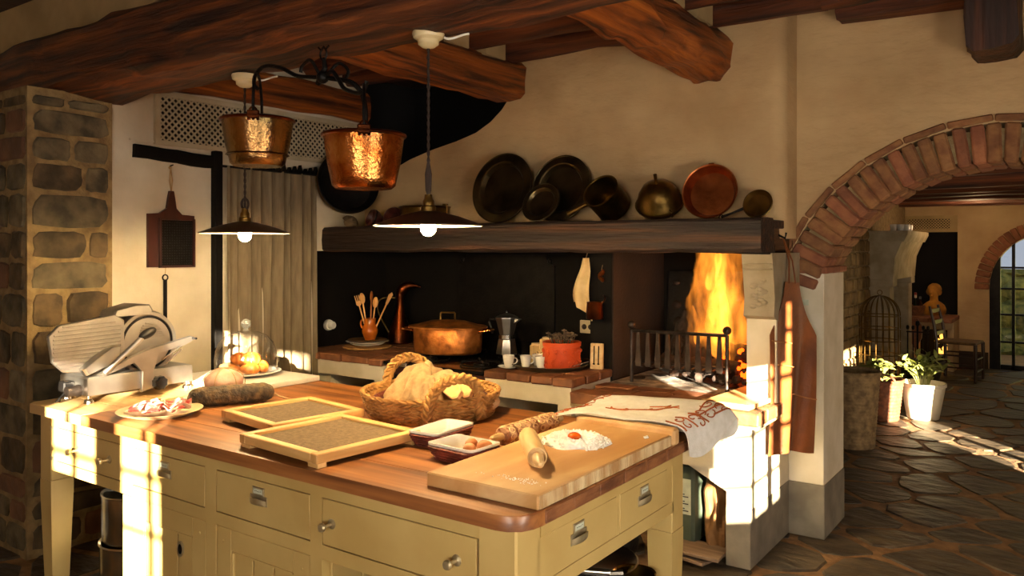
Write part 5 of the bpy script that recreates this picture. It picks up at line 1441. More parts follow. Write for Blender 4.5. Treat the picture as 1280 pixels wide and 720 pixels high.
# ================================================================ UNDER THE ISLAND
sp_ = thing('steel_stockpot', 'tall stainless steel stockpot with loop handles under the table', 'pot', (-3.49, 1.985, .24))
MB().lathe([(0, 0), (.138, 0), (.142, .01), (.142, .205), (.149, .21), (.147, .215), (.137, .21), (.135, .02), (0, .02)], 40).build('body', M_steel, sp_)
for a in (R(-20), R(165)):
    q = MB(); c, s_ = math.cos(a), math.sin(a)
    q.tube([(.14 * c - .05 * s_, .14 * s_ + .05 * c, .15), (.18 * c - .045 * s_, .18 * s_ + .045 * c, .15), (.19 * c, .19 * s_, .15), (.18 * c + .045 * s_, .18 * s_ - .045 * c, .15), (.14 * c + .05 * s_, .14 * s_ - .05 * c, .15)], .007, 7); q.build('handle', M_steel, sp_)
sp2 = thing('steel_stockpot', 'lower stainless stockpot carrying another pot under the table', 'pot', (-3.49, 1.985, .0))
MB().lathe([(0, 0), (.148, 0), (.152, .01), (.152, .225), (.158, .23), (.156, .238), (.146, .23), (.145, .02), (0, .02)], 40).build('body', M_steel, sp2)
for a in (R(-25), R(150)):
    q = MB(); c, s_ = math.cos(a), math.sin(a)
    q.tube([(.15 * c - .05 * s_, .15 * s_ + .05 * c, .17), (.19 * c - .045 * s_, .19 * s_ + .045 * c, .17), (.20 * c, .20 * s_, .17), (.19 * c + .045 * s_, .19 * s_ - .045 * c, .17), (.15 * c + .05 * s_, .15 * s_ - .05 * c, .17)], .007, 7); q.build('handle', M_steel, sp2)
tr_ = thing('sandwich_press', 'black chrome handled sandwich press standing on the floor under the table end', 'press', (-1.42, 2.36, .0), (R(-12), 0, R(24)))
MB().box(0, .0, .20, .27, .09, .36, .02).build('body', M_blackp, tr_)
q = MB()
for k in range(9): q.box(-.10 + k * .025, -.048, .20, .010, .008, .28, .002)
q.build('grille', M_iron, tr_)
for x in (-.11, .11): MB().tube([(x, -.02, .37), (x, -.03, .42)], .008, 8).build('bracket', M_steel, tr_)
MB().tube([(-.13, -.03, .425), (.13, -.03, .425)], .014, 10).build('chrome_handle', M_steel, tr_)
MB().tube([(.10, .02, .37), (.12, .03, .41), (.17, .04, .415)], .013, 8).build('lever', M_steel, tr_)
cr = thing('low_stool', 'low dark stool under the table end carrying the black pan', 'stool', (-1.56, 2.66, 0))
MB().box(0, 0, .325, .30, .30, .03, .004).build('seat', M_dwood, cr)
for x in (-.12, .12):
    for y in (-.12, .12): MB().box(x, y, .155, .04, .04, .31, .003).build('leg', M_dwood, cr)
bp_ = thing('black_pan', 'wide black roasting pan lying on the stool under the table end', 'pan', (-1.53, 2.63, .341))
MB().lathe([(0, 0), (.17, 0), (.20, .03), (.21, .035), (.205, .037), (.165, .008), (0, .008)], 40).build('pan', M_blackp, bp_)
for x in (-.02, .02): MB().tube([(x + .006 * math.cos(k * .785), -.196 , .036 + .006 * math.sin(k * .785)) for k in range(8)], .003, 5, closed=True).build('eyelet', M_steel, bp_)
bpot = thing('brass_pan', 'small brass pot standing on the floor under the table end', 'pan', (-1.31, 2.625, .0))
MB().lathe([(0, 0), (.06, 0), (.07, .05), (.073, .37), (.078, .375), (.071, .37), (.06, .02), (0, .01)], 28).build('body', mat('brass_bright', '#b08a3c', '#8a6a2a', .25, 1, scale=6), bpot)

# ================================================================ MANTEL ROW
MZ = 1.699
def lean(loc_xy, r, tilt, yaw=0): return (loc_xy[0], loc_xy[1], MZ + r * math.cos(tilt)), (R(90) - tilt, 0, yaw)
def pplate(x, y, r, tilt, label, m, name='pewter_platter', dep=.03, sx=1.0, yaw=0):
    loc, rot = lean((x, y), r, R(tilt), yaw)
    t = thing(name, label, 'platter', loc, rot, 'platters on the mantel')
    MB().lathe([(0, 0), (r * .6, 0), (r * .66, .006), (r * .72, dep * 1.1), (r * .76, dep * 1.2), (r * .97, dep), (r, dep + .003), (r * .985, dep + .008), (r * .77, dep * 1.2 + .008), (r * .73, dep * 1.2 + .004), (r * .66, .012), (r * .5, .010), (0, .012)], 64, sx=sx).build('platter', m, t, ang=25)
    q = MB(); q.tube([(r * .985 * math.cos(k * math.pi / 32) * sx, r * .985 * math.sin(k * math.pi / 32), dep + .005) for k in range(64)], .006, 6, closed=True); q.build('rim', m, t)
    return t
pplate(-2.945, 4.09, .225, 13, 'largest dark pewter platter leaning on the hood, first of the pair', M_pewter)
pplate(-2.525, 4.11, .205, 13, 'dark pewter platter leaning on the hood behind a smaller one', M_pewter)
pplate(-2.60, 4.00, .125, 26, 'small dark pewter plate leaning against the second big platter', M_pewter, dep=.02)
# saucepan lying tilted, mouth towards the room
sc1 = thing('copper_saucepan', 'dark old saucepan tipped on the mantel with its handle low on one side', 'saucepan', (-2.175, 4.02, MZ + .125), (Matrix.Rotation(R(14), 3, 'Z') @ Matrix.Rotation(R(-28), 3, 'Y') @ Matrix.Rotation(R(52), 3, 'X')).to_euler())
MB().lathe([(0, -.085), (.095, -.085), (.102, -.078), (.105, .085), (.109, .088), (.104, .09), (.098, .085), (.095, -.07), (0, -.075)], 40).build('body', M_brass, sc1)
q = MB(); q.tube([(-.10, 0, .05), (-.15, 0, .052), (-.235, 0, .055)], [.014, .012, .015], 10); q.build('handle', M_brass, sc1)
# domed lid / kettle
kt = thing('domed_pot', 'tarnished brass pot with domed lid and stem leaning on the mantel', 'pot', (-1.865, 4.03, MZ + .115), (Matrix.Rotation(R(12), 3, 'Y') @ Matrix.Rotation(R(38), 3, 'X')).to_euler())
MB().lathe([(.02, -.05), (.12, -.045), (.128, -.03), (.126, -.01), (.118, .0), (.108, .04), (.08, .085), (.04, .105), (0, .11)], 40).build('dome', M_brass, kt)
MB().lathe([(0, -.06), (.11, -.055), (.132, -.03), (.134, -.022), (.12, -.02)], 40).build('rim', M_brass, kt)
MB().tube([(0, 0, .10), (-.003, .0, .13), (-.003, 0, .165)], [.012, .008, .010], 10).build('stem', M_brass, kt)
q = MB(); q.tube([(.128 + .02 * math.cos(t * math.pi / 8), .0, -.02 + .02 * math.sin(t * math.pi / 8)) for t in range(16)], .0035, 6, closed=True, M=Matrix.Rotation(R(-35), 4, 'Z')); q.build('ring', M_brass, kt)
# bright copper pan
loc, rot = lean((-1.575, 4.04), .148, R(14), R(4))
cpn = thing('copper_pan', 'bright round copper pan facing the room on the mantel', 'pan', loc, rot)
MB().lathe([(0, -.04), (.118, -.04), (.124, -.035), (.143, .022), (.149, .025), (.146, .03), (.139, .026), (.117, -.03), (0, -.032)], 52).build('pan', M_copb, cpn)
q = MB(); q.box(0, .148, .02, .03, .012, .02, .003); q.build('lug', M_copb, cpn)
# little skillet
loc, rot = lean((-1.325, 4.05), .075, R(16), R(0))
sk = thing('small_skillet', 'little dark skillet with a thin handle at the mantel end', 'skillet', loc, rot)
MB().lathe([(0, -.012), (.055, -.012), (.06, -.008), (.072, .012), (.077, .014), (.072, .017), (.056, -.004), (0, -.005)], 36).build('pan', M_brass, sk)
q = MB(); q.tube([(-.072, -.02, .006), (-.13, -.045, .008), (-.185, -.066, .01)], [.008, .006, .007], 8); q.tube([(-.185 + .012 * math.cos(t), -.066 + .012 * math.sin(t), .01) for t in [k * .6 for k in range(9)]], .003, 5); q.build('handle', M_iron, sk)
# brass pot behind the lamp
bpo = thing('brass_pot', 'squat brass pot with small ears behind the hanging lamp', 'pot', (-3.56, 4.03, MZ))
MB().lathe([(0, 0), (.155, 0), (.16, .01), (.165, .115), (.175, .125), (.17, .128), (.158, .115), (.15, .015), (0, .012)], 44).build('body', M_brass, bpo)
for s_ in (-1, 1):
    q = MB(); q.box(s_ * .178, 0, .135, .03, .03, .012, .003); q.tube([(s_ * .19, 0, .13), (s_ * .195, 0, .0)], .003, 5); q.build('ear', M_brass, bpo)
# dark pan and bowls at the left end
dp = thing('black_wok', 'large black pan hanging at the left end above the mantel', 'pan', (-4.16, 3.89, 2.0), (R(82), 0, R(66)))
MB().lathe([(0, -.05), (.12, -.045), (.19, -.01), (.215, .05), (.222, .052), (.216, .056), (.205, .05), (.18, .0), (.11, -.032), (0, -.036)], 48).build('pan', M_iron, dp)
MB().lathe([(.2165, .0), (.2225, .05), (.2195, .055)], 48, M=Matrix.Translation((0, 0, -.002))).build('rim_band', M_brass, dp)
for k, (x, y, r, lb) in enumerate(((-3.94, 3.93, .062, 'dark rounded wooden bowl lying nearest to the black pan'), (-3.79, 3.97, .068, 'dark rounded wooden bowl lying beside the brass pot'))):
    t = thing('wooden_bowl', lb, 'bowl', (x, y, MZ + r * .86), (R(70), 0, R(-25 + 40 * k)), 'dark bowls on the mantel')
    MB().lathe([(0, -r), (r * .6, -r * .9), (r * .95, -.3 * r), (r, .3 * r), (r * .85, .5 * r), (r * .75, .4 * r), (r * .6, -.4 * r), (0, -.5 * r)], 30).build('bowl', M_choc, t)
    MB().lathe([(r * 1.0, -.05 * r), (r * 1.03, .05 * r), (r * 1.0, .15 * r)], 30).build('band', M_iron, t)
o = MB().ball((0, 0, 0), .06, .045, .04, 10, lump=.5, lf=9).build('rough_stone', M_stB, None, (-4.09, 3.86, MZ + .034)); tag(o, 'rough brown stone on the left end of the mantel', 'stone')

# ================================================================ LEFT WALL THINGS
gb = thing('wooden_grater', 'dark red wooden board grater hanging on the white wall', 'grater', (-4.296, 2.645, 1.44))
q = MB(); q.prism([(-.145, 0), (.145, 0), (.145, .30), (.065, .305), (.03, .34), (.02, .40), (.012, .44), (-.012, .44), (-.02, .40), (-.03, .34), (-.075, .31), (-.145, .305)], 0, .022, 'yz', bev=.003); q.build('board', M_choc, gb)
q = MB(); q.span(.022, .04, -.085, -.075, 0, .28); q.span(.022, .04, .125, .138, 0, .28); q.span(.022, .04, -.085, .138, -.003, .006); q.span(.022, .034, -.085, .138, .272, .28); q.build('rim', M_choc, gb)
q = MB(); q.span(.022, .026, -.075, .125, .01, .27)
for i in range(13):
    for j in range(17): q.ball((.027, -.065 + i * .0152, .02 + j * .0148), .0035, seg=5)
q.build('rasp_plate', M_iron, gb)
q = MB(); q.tube([(.012, 0, .43), (.008, -.008, .50), (.004, 0, .58)], .003, 6); q.tube([(.012, 0, .43), (.010, .008, .50), (.004, 0, .58)], .003, 6); q.ball((.006, -.004, .575), .009, seg=8); q.build('string', M_burlap, gb)
q = MB(); q.tube([(.0, 0, .585), (.03, 0, .59)], .004, 6); q.build('nail', M_iron, gb)
ib_ = thing('iron_hanger', 'thin black iron bar with ring hanging under the grater', 'iron bar', (-4.288, 2.61, 1.40))
q = MB(); q.tube([(0, .016 * math.cos(t * math.pi / 8), -.02 + .016 * math.sin(t * math.pi / 8)) for t in range(16)], .004, 6, closed=True); q.build('ring', M_iron, ib_)
MB().box(0, 0, -.17, .008, .022, .27, .002).build('bar', M_iron, ib_)
MB().tube([(0, 0, -.005), (.0, .003, .05), (-.004, 0, .09)], .002, 5).build('string', M_burlap, ib_)
# curtain
ct = thing('linen_curtain', 'grey beige pleated linen curtain closing the doorway on the left wall', 'curtain', (-4.27, 0, 0))
def curt(u, v):
    y = 2.985 + .735 * u; a = u * 2 * math.pi * 9
    x = .022 * math.sin(a + .6 * math.sin(v * 2)) * (.5 + .5 * v) + .016 * math.sin(u * 23 + 1) + .01 * noise.noise(Vector((u * 12, v * 3, 0)))
    return (x, y + .01 * math.cos(a) + .01 * (v - .5) * math.sin(u * 9), 2.055 - 2.03 * v)
MB().grid(curt, 170, 26, thick=-.004).build('fabric', M_linen, ct, ang=80)
MB().tube([(0.01, 2.96, 2.05), (0.01, 3.73, 2.05)], .008, 8).build('rod', M_iron, ct)
q = MB()
for k in range(12): q.prism([(3.18 + k * .045, 2.05), (3.215 + k * .045, 2.05), (3.20 + k * .045, 2.085 + .01 * (k % 3))], .0, .03, 'yz')
q.build('heading', M_black, ct)

# ================================================================ LAMPS
M_cord = mat('twisted_cord', '#2a1a10', None, .8)
M_shade = mat('shade_enamel', '#3a2316', '#241510', .35, .3, scale=6); M_shadew = mat('shade_inside', '#d8cdb8', None, .5)
def lamp(x, y, label, zr, knot):
    t = thing('pendant_lamp', label, 'lamp', (x, y, 0), 0, 'hanging lamps')
    zb = 2.345
    MB().lathe([(0, zb), (.058, zb), (.06, zb - .008), (.055, zb - .022), (.04, zb - .03), (.038, zb - .045), (.024, zb - .056), (.008, zb - .06), (0, zb - .06)], 32).build('ceiling_rose', mat('ivory_ceramic', '#d9c79c', '#cbb88b', .25, scale=6), t)
    q = MB(); n = 70; z0 = zr + .11
    for s_ in (0, math.pi):
        q.tube([(.0032 * math.cos(k * .9 + s_), .0032 * math.sin(k * .9 + s_), zb - .06 + (z0 - zb + .06) * k / n) for k in range(n + 1)], .0034, 5)
    if knot: q.tube([(0, 0, z0 + .13), (0, 0, z0 + .08), (0, 0, z0 + .02), (0, 0, z0)], [.004, .013, .011, .005], 8)
    else: q.tube([(.024 * math.cos(k * math.pi / 8), 0, z0 + .024 + .024 * math.sin(k * math.pi / 8)) for k in range(16)], .006, 7, closed=True)
    q.build('cord', M_cord, t)
    MB().lathe([(0, .115), (.014, .115), (.016, .10), (.022, .09), (.022, .075), (.028, .07), (.03, .045), (.036, .04), (.02, .03), (0, .03)], 20, (0, 0, zr)).build('fitting', M_brass, t)
    r = .2
    sh = MB().lathe([(.02, .05), (.05, .045), (.11, .030), (.16, .014), (r, 0), (r + .002, -.002), (r + .002, .002), (.16, .018), (.11, .035), (.05, .05), (.02, .056)], 56, (0, 0, zr)).build('shade', M_shade, t)
    MB().lathe([(.02, .048), (.05, .043), (.11, .028), (.16, .012), (r - .002, -.002)], 56, (0, 0, zr)).build('lining', M_shadew, sh)
    MB().tube(bez((.05, .03, zb - .02), (.07, .05, zb - .035), (.09, .06, zb - .01), (.12, .09, zb - .004), n=10), .0045, 6).build('feed_wire', M_porc, t)
    b = MB(); b.ball((0, 0, zr - .008), .029, .029, .031, 14); b.build('bulb', M_bulb, t)
    return t
lamp(-3.125, 2.295, 'dark dish pendant lamp hanging before the curtain', 1.618, False)
lamp(-1.953, 2.23, 'dark dish pendant lamp hanging in front of the mantel', 1.632, True)

# ================================================================ HANGING COPPER
def bucket(x, y, zr, zb_, rt, rb, label, m, band, hook):
    t = thing('copper_cauldron', label, 'cauldron', (x, y, zb_), (0, 0, R(136)), 'hanging copper cauldrons')
    H_ = zr - zb_
    MB().lathe([(0, .012), (rb * .5, .006), (rb * .85, .004), (rb * .96, .016), (rb, .04), (rb + (rt - rb) * .5, H_ * .5), (rt * .985, H_ * .93), (rt, H_), (rt * .97, H_), (rt * .95, H_ * .93), (rb * .96, .05), (rb * .8, .02), (0, .02)], 52).build('body', m, t)
    q = MB(); q.tube([(rt * 1.01 * math.cos(k * math.pi / 32), rt * 1.01 * math.sin(k * math.pi / 32), H_) for k in range(64)], .0075, 8, closed=True); q.build('rolled_rim', M_copd, t)
    if band:
        r = rb + (rt - rb) * .22; MB().lathe([(r - .002, H_ * .24), (r + .006, H_ * .255), (r + .002, H_ * .275)], 52).build('band', m, t)
    for s_ in (-1, 1):
        q = MB(); q.box(s_ * rt * 1.0, 0, H_ + .004, .014, .05, .035, .004)
        q.tube([(s_ * rt * 1.005, .014 * math.cos(k * math.pi / 6), H_ + .018 + .014 * math.sin(k * math.pi / 6)) for k in range(12)], .005, 6, closed=True)
        for yy in (-.018, 0, .018): q.ball((s_ * rt * 1.0 + s_ * .004, yy, H_ - .016), .006, seg=6)
        q.build('lug', M_copd, t)
    hh = hook - zr
    q = MB(); q.tube([(-rt * math.cos(math.pi * k / 22) * (1 if 1 else 0), 0, H_ + .02 + (hh - .02) * math.sin(math.pi * k / 22) ** .75) for k in range(23)], .0065, 7); q.build('bail_handle', M_iron, t)
    return t
bucket(-2.84, 2.15, 2.09, 1.893, .148, .118, 'hanging copper cauldron nearer the white wall, with a raised band', M_copd if False else mat('copper_green', '#a37a4c', '#5c5236', .25, 1, scale=6, bump=.3, bscale=70), True, 2.285)
bucket(-2.205, 2.15, 1.975, 1.770, .152, .124, 'larger hanging copper cauldron beside the lamp cord', M_copper, False, 2.165)
rk = thing('iron_pot_rack', 'wrought iron hanging rack with curved arms under the beam', 'pot rack', (-2.43, 2.15, 0))
q = MB(); q.tube([(-.03, 0, 2.345), (-.012, 0, 2.33), (0, 0, 2.345)], .004, 6); q.tube([(.03, 0, 2.345), (.012, 0, 2.33), (0, 0, 2.345)], .004, 6); q.tube([(.018 * math.cos(k * math.pi / 8), 0, 2.315 + .024 * math.sin(k * math.pi / 8)) for k in range(16)], .004, 6, closed=True); q.build('staple', M_iron, rk)
q = MB(); q.tube([(0, 0, 2.30), (.008, 0, 2.26), (-.02, 0, 2.215), (-.035, 0, 2.20)], [.008, .011, .014, .01], 8); q.ball((-.005, 0, 2.225), .026, seg=12); q.build('stem', M_iron, rk)
def arm(pts, r=.0085):
    MB().tube([cat_rom(pts, t / 40) for t in range(41)], r, 7).build('arm', M_iron, rk)
arm([(-.01, 0, 2.225), (-.08, 0, 2.235), (-.16, 0, 2.25), (-.26, 0, 2.295), (-.36, 0, 2.315), (-.42, 0, 2.29), (-.435, 0, 2.25), (-.41, 0, 2.225)])
arm([(.0, 0, 2.225), (.05, 0, 2.24), (.085, 0, 2.205), (.12, 0, 2.165), (.19, 0, 2.14), (.225, 0, 2.15), (.24, 0, 2.18)])
arm([(-.01, -.01, 2.23), (-.04, -.03, 2.29), (-.09, -.03, 2.275), (-.10, -.03, 2.25)], .007)
arm([(.0, .01, 2.225), (.04, .04, 2.28), (.085, .05, 2.25), (.07, .05, 2.215)], .007)
arm([(.02, .01, 2.22), (.12, .05, 2.19), (.16, .07, 2.10), (.155, .07, 1.90)], .010)

# ================================================================ APRON
ap = thing('leather_apron', 'brown leather apron hanging from the mantel return above the white pier', 'apron', (0, 0, 0))
AL, AR = Vector((-1.262, 4.02, 0)), Vector((-1.115, 4.33, 0))
def apron(u, v):
    zz = 1.385 - .875 * v
    top = .34 + .66 * min(1, max(0, (v - .0) / .30)) ** 1.4
    uu = .46 + (u - .5) * top
    p = AL.lerp(AR, uu)
    bul = .030 * math.sin(uu * 6.0 + .7) * (.35 + .65 * v) + .012 * math.sin(uu * 13 + v * 4) * v
    nx = Vector((.9, -.43, 0))
    p = p + nx * (bul + .012 - .01 * v)
    return (max(p.x, -1.272 + .004), p.y, zz - .02 * uu + .012 * math.sin(uu * 5) * v)
MB().grid(apron, 44, 40, thick=-.004).build('leather', M_leather, ap, ang=80)
q = MB()
for u in (.25, .75):
    a = Vector(apron(u, .01)); q.tube([a, a.lerp(Vector((-1.235, 4.2, 1.6)), .5) + Vector((.01, 0, 0)), (-1.245, 4.20, 1.60)], .011, 8, flat=.3)
q.build('neck_strap', M_leather, ap)
q = MB()
for v, u0, u1 in ((.34, .02, .45), (.48, .12, .5), (.66, .55, .98)):
    q.tube([tuple(Vector(apron(u0 + (u1 - u0) * k / 8, v + .02 * k / 8)) + Vector((.006, -.003, 0))) for k in range(9)], .008, 6, flat=.4)
q.build('pocket_straps', mat('tan_leather', '#a8703a', None, .5), ap)
q = MB(); q.tube([(-1.275, 4.2, 1.62), (-1.235, 4.2, 1.60), (-1.23, 4.2, 1.63)], .006, 6); q.build('hook', M_iron, ap)
tg = thing('paper_tag', 'small pale tag on a string beside the leather apron', 'tag', (-1.20, 4.38, 1.26))
MB().box(0, 0, 0, .07, .004, .03, .001).build('card', M_label, tg); MB().tube([(-.02, 0, .012), (-.04, 0, .15), (-.045, -.02, .33)], .002, 5).build('string', M_steel, tg)

# ================================================================ NEXT ROOM
def hamper(loc, r0, r1, h_, m, label, cat='basket', name='wicker_hamper', rows=22, n=36, lid=True, handle=False):
    t = thing(name, label, cat, loc)
    def f(u, v):
        a = 2 * math.pi * u; i = int(min(v * rows, rows - 1e-5)); ph = v * rows - i
        r = r0 + (r1 - r0) * v + .006 * math.sin(math.pi * ph) * (.4 + .6 * abs(math.sin(a * n / 2 + (i % 2) * 1.57)))
        return (r * math.cos(a), r * math.sin(a), h_ * v)
    MB().grid(f, n * 5, rows * 4 + 1, True).build('woven_wall', m, t, ang=70)
    q = MB(); q.tube([((r1 + .006) * math.cos(k * math.pi / 20), (r1 + .006) * math.sin(k * math.pi / 20), h_) for k in range(40)], .014, 8, closed=True)
    q.build('rim', m, t)
    MB().lathe([(0, 0), (r0, 0)] if not lid else [(0, h_ - .05), (r1 * .97, h_ - .05)], 30).build('liner', M_iron, t)
    if handle: MB().tube([(r1 * math.cos(math.pi * k / 16) * .7 + .02, -r1 * .75, h_ + .07 * math.sin(math.pi * k / 16)) for k in range(17)], .010, 7).build('handle', m, t)
    return t
hamper((-1.425, 6.66, 0), .145, .185, .585, M_wickd, 'tall grey brown wicker hamper behind the arch jamb', n=30)
hamper((-1.47, 7.86, 0), .16, .20, .36, M_wickb, 'reddish brown wicker basket planter next to the sunlit pot', name='wicker_basket', rows=12, handle=True)
wpt = thing('white_planter', 'white planter pot glowing in the sun on the stone floor', 'planter', (-1.15, 8.13, 0))
MB().lathe([(0, 0), (.13, 0), (.135, .01), (.185, .29), (.195, .295), (.195, .325), (.182, .325), (.17, .28), (0, .27)], 36).build('pot', M_limew, wpt)
pr2 = random.Random(12)
def leafplant(loc, n, R_, H_, label, name):
    t = thing(name, label, 'plant', loc)
    leaf = None
    for k in range(n):
        a = pr2.uniform(0, 6.28); out = pr2.uniform(.2, 1) * R_; h_ = H_ * pr2.uniform(.45, 1) * (1.1 - .5 * out / R_)
        x, y = out * math.cos(a), out * math.sin(a)
        pts = bez((x * .2, y * .2, -.06), (x * .35, y * .35, h_ * .8), (x, y, h_), n=8)
        MB().tube(pts, [.0035] * 5 + [.002] * 4, 4).build('stem', M_leafy, t)
        for j in (3, 4, 5, 6, 7, 8):
            p = Vector(pts[j])
            if leaf is None:
                q = MB(); q.grid(lambda u, v: (.085 * v, (u - .5) * .034 * math.sin(math.pi * min(.98, v + .08)), .012 * math.sin(v * 3) - .012 * abs(u - .5) * 0), 3, 5)
                leaf = q.build('leaf', M_leafy, t, p); o = leaf
            elif k == 0 and j == 3: o = leaf
            else: o = inst(leaf, 'leaf', t, p)
            o.rotation_euler = (pr2.uniform(-.6, .6), pr2.uniform(-.9, .3), pr2.uniform(0, 6.28)); s_ = pr2.uniform(.7, 1.3); o.scale = (s_, s_, s_)
leafplant((-1.15, 8.13, .33), 24, .24, .30, 'bushy green plant in the sunlit white planter', 'potted_plant')
leafplant((-1.47, 7.86, .37), 20, .24, .16, 'low trailing plant in the reddish wicker basket', 'potted_plant')
# stone fireplace of the next room
fs = thing('stone_fireplace', 'grey stone fireplace surround with wide mantel in the next room', 'fireplace', (-1.9, 9.55, 0))
q = MB(); q.prism([(0, 1.62), (.36, 1.62), (.38, 1.66), (.40, 1.70), (.40, 1.74), (0, 1.74)], 0, 1.5, 'xz'); q.build('mantel_shelf', M_stone, fs)
q = MB(); q.prism([(0, 1.2), (.25, 1.2), (.27, 1.45), (.34, 1.62), (0, 1.62)], .02, 1.48, 'xz'); q.build('frieze', M_stone, fs)
for y in (.04, 1.24):
    q = MB(); q.span(0, .22, y, y + .22, .0, 1.2, .01); q.span(0, .25, y - .015, y + .235, 0, .12, .006); q.span(0, .25, y - .015, y + .235, 1.12, 1.2, .006); q.build('jamb', M_stone, fs)
MB().span(0, .02, .26, 1.24, 0, 1.2).build('opening_shade', M_unlit, fs)  # flat near-black sheet stands in for the shaded opening
for k, (x, y) in enumerate(((-1.66, 9.66), (-1.60, 9.72), (-1.55, 9.80), (-1.6, 9.95), (-1.56, 10.05))):
    t = thing('candle_glass', 'pale candle glass on the far mantel, %s of five' % ('first', 'second', 'third', 'fourth', 'fifth')[k], 'candle', (x, y, 1.741), 0, 'candle glasses on the far mantel')
    MB().lathe([(0, 0), (.03, 0), (.036, .07), (.032, .07), (.026, .01), (0, .01)], 14).build('holder', M_porc, t); MB().lathe([(0, .01), (.025, .01), (.028, .05), (0, .052)], 12).build('wax', mat('wax%d' % k, '#eadfba', None, .5), t)
# bird cage
bc = thing('bird_cage', 'tall domed wire bird cage standing by the far stone wall', 'bird cage', (-1.63, 8.75, .12))
q = MB(); rc = .19
for k in range(20):
    a = k * 2 * math.pi / 20; c, s_ = math.cos(a), math.sin(a)
    q.tube([(rc * c, rc * s_, 0), (rc * c, rc * s_, .75)] + [(rc * math.cos(t * .2244) * c, rc * math.cos(t * .2244) * s_, .75 + .20 * math.sin(t * .2244)) for t in range(1, 8)], .004, 4)
q.build('wires', M_brass, bc)
q = MB()
for zz in (0, .12, .24, .36, .5, .62, .75): q.tube([(rc * math.cos(k * math.pi / 14), rc * math.sin(k * math.pi / 14), zz) for k in range(28)], .005, 5, closed=True)
q.build('hoops', M_brass, bc)
q = MB(); q.tube([(.022 * math.cos(k * math.pi / 8), 0, .98 + .024 * math.sin(k * math.pi / 8)) for k in range(16)], .004, 5, closed=True); q.build('top_ring', M_brass, bc)
MB().lathe([(0, -.02), (rc, -.02), (rc + .005, .0), (rc, .02), (0, .01)], 30).build('tray', M_brass, bc)
b_ = MB().box(0, 0, .05, .3, .3, .10, .004).build('cage_stand', M_dwood, None, (-1.63, 8.75, 0)); tag(b_, 'low dark stand under the bird cage', 'stand')
# counter, niche things
cf = thing('far_counter', 'low plastered counter with brick top under the dark niche of the next room', 'counter', (0, 0, 0), kind='structure')
q = MB(); q.span(-1.9, -1.70, 11.2, 11.9, 0, .62); q.span(-1.33, -1.26, 11.35, 11.9, 0, .62); q.span(-1.70, -1.33, 11.35, 11.9, .52, .62); q.build('body', M_plaster, cf)
MB().span(-1.7, -1.33, 11.80, 11.88, 0, .52).build('firebox', M_unlit, cf)
for k in range(5): MB().span(-1.9 + k * .13, -1.9 + k * .13 + .125, 11.15, 11.9, .62, .675, .006).build('brick', M_brick2, cf)
o = MB()
for k in range(12): o.ball((rnd.uniform(-1.48, -1.36), 11.6 + rnd.uniform(-.1, .1), rnd.uniform(.18, .42)), rnd.uniform(.015, .04), seg=6)
o = o.build('glowing_coals', emit('coal_glow', '#ffb04a', 2.2), None); tag(o, 'glowing coals in the small far firebox behind the chair', 'embers', kind='stuff')
bu = thing('bust', 'ochre stone bust of a woman before the dark niche', 'bust', (-1.53, 11.73, .677), (0, 0, R(-20)))
q = MB()
bp = [(0, 0), (.11, 0), (.135, .03), (.14, .08), (.12, .13), (.085, .165), (.052, .185), (.046, .225), (.052, .245), (.068, .275), (.074, .31), (.072, .345), (.06, .375), (.035, .395), (0, .40)]
def bf(r, zz, a, k):
    if zz < .16: return r * (1 + .28 * abs(math.cos(a)) - .22), zz
    if zz > .24: return r * (1 + .08 * -math.sin(a)), zz
    return r, zz
q.lathe(bp, 32, fn=bf); q.prism([(-.010, .29), (.010, .29), (.006, .33)], -.105, -.06, 'xz')
for x in (-.026, .026): q.ball((x, -.070, .325), .010, .006, .006, 8)
q.ball((0, -.074, .272), .016, .006, .005, 8); q.ball((0, -.066, .252), .018, .014, .014, 8)
q.build('head_and_shoulders', M_bust, bu)
q = MB(); q.ball((0, .012, .345), .082, .085, .068, 20, lump=.12)
for s_ in (-1, 1): q.ball((s_ * .072, .0, .30), .024, .035, .045, 10)
q.ball((0, .08, .29), .04, .03, .04, 10); q.build('hair', M_bust, bu)
bb = thing('bottle_basket', 'oval wicker basket of dark bottles on the far counter', 'basket', (-1.76, 11.52, .677))
def bbf(u, v):
    a = 2 * math.pi * u; i = int(min(v * 9, 8.999)); ph = v * 9 - i; r = 1 + .12 * v + .03 * math.sin(math.pi * ph) * (.4 + .6 * abs(math.sin(a * 14 + (i % 2) * 1.57)))
    return (.135 * r * math.cos(a), .10 * r * math.sin(a), .12 * v)
MB().grid(bbf, 120, 37, True).build('woven_wall', M_wickb, bb, ang=70)
MB().lathe([(0, .01), (.135, .01)], 24, sy=.75).build('base', M_wickb, bb)
q = MB(); q.tube([(.15 * math.cos(k * math.pi / 12), .112 * math.sin(k * math.pi / 12), .12) for k in range(24)], .010, 6, closed=True); q.build('rim', M_wickb, bb)
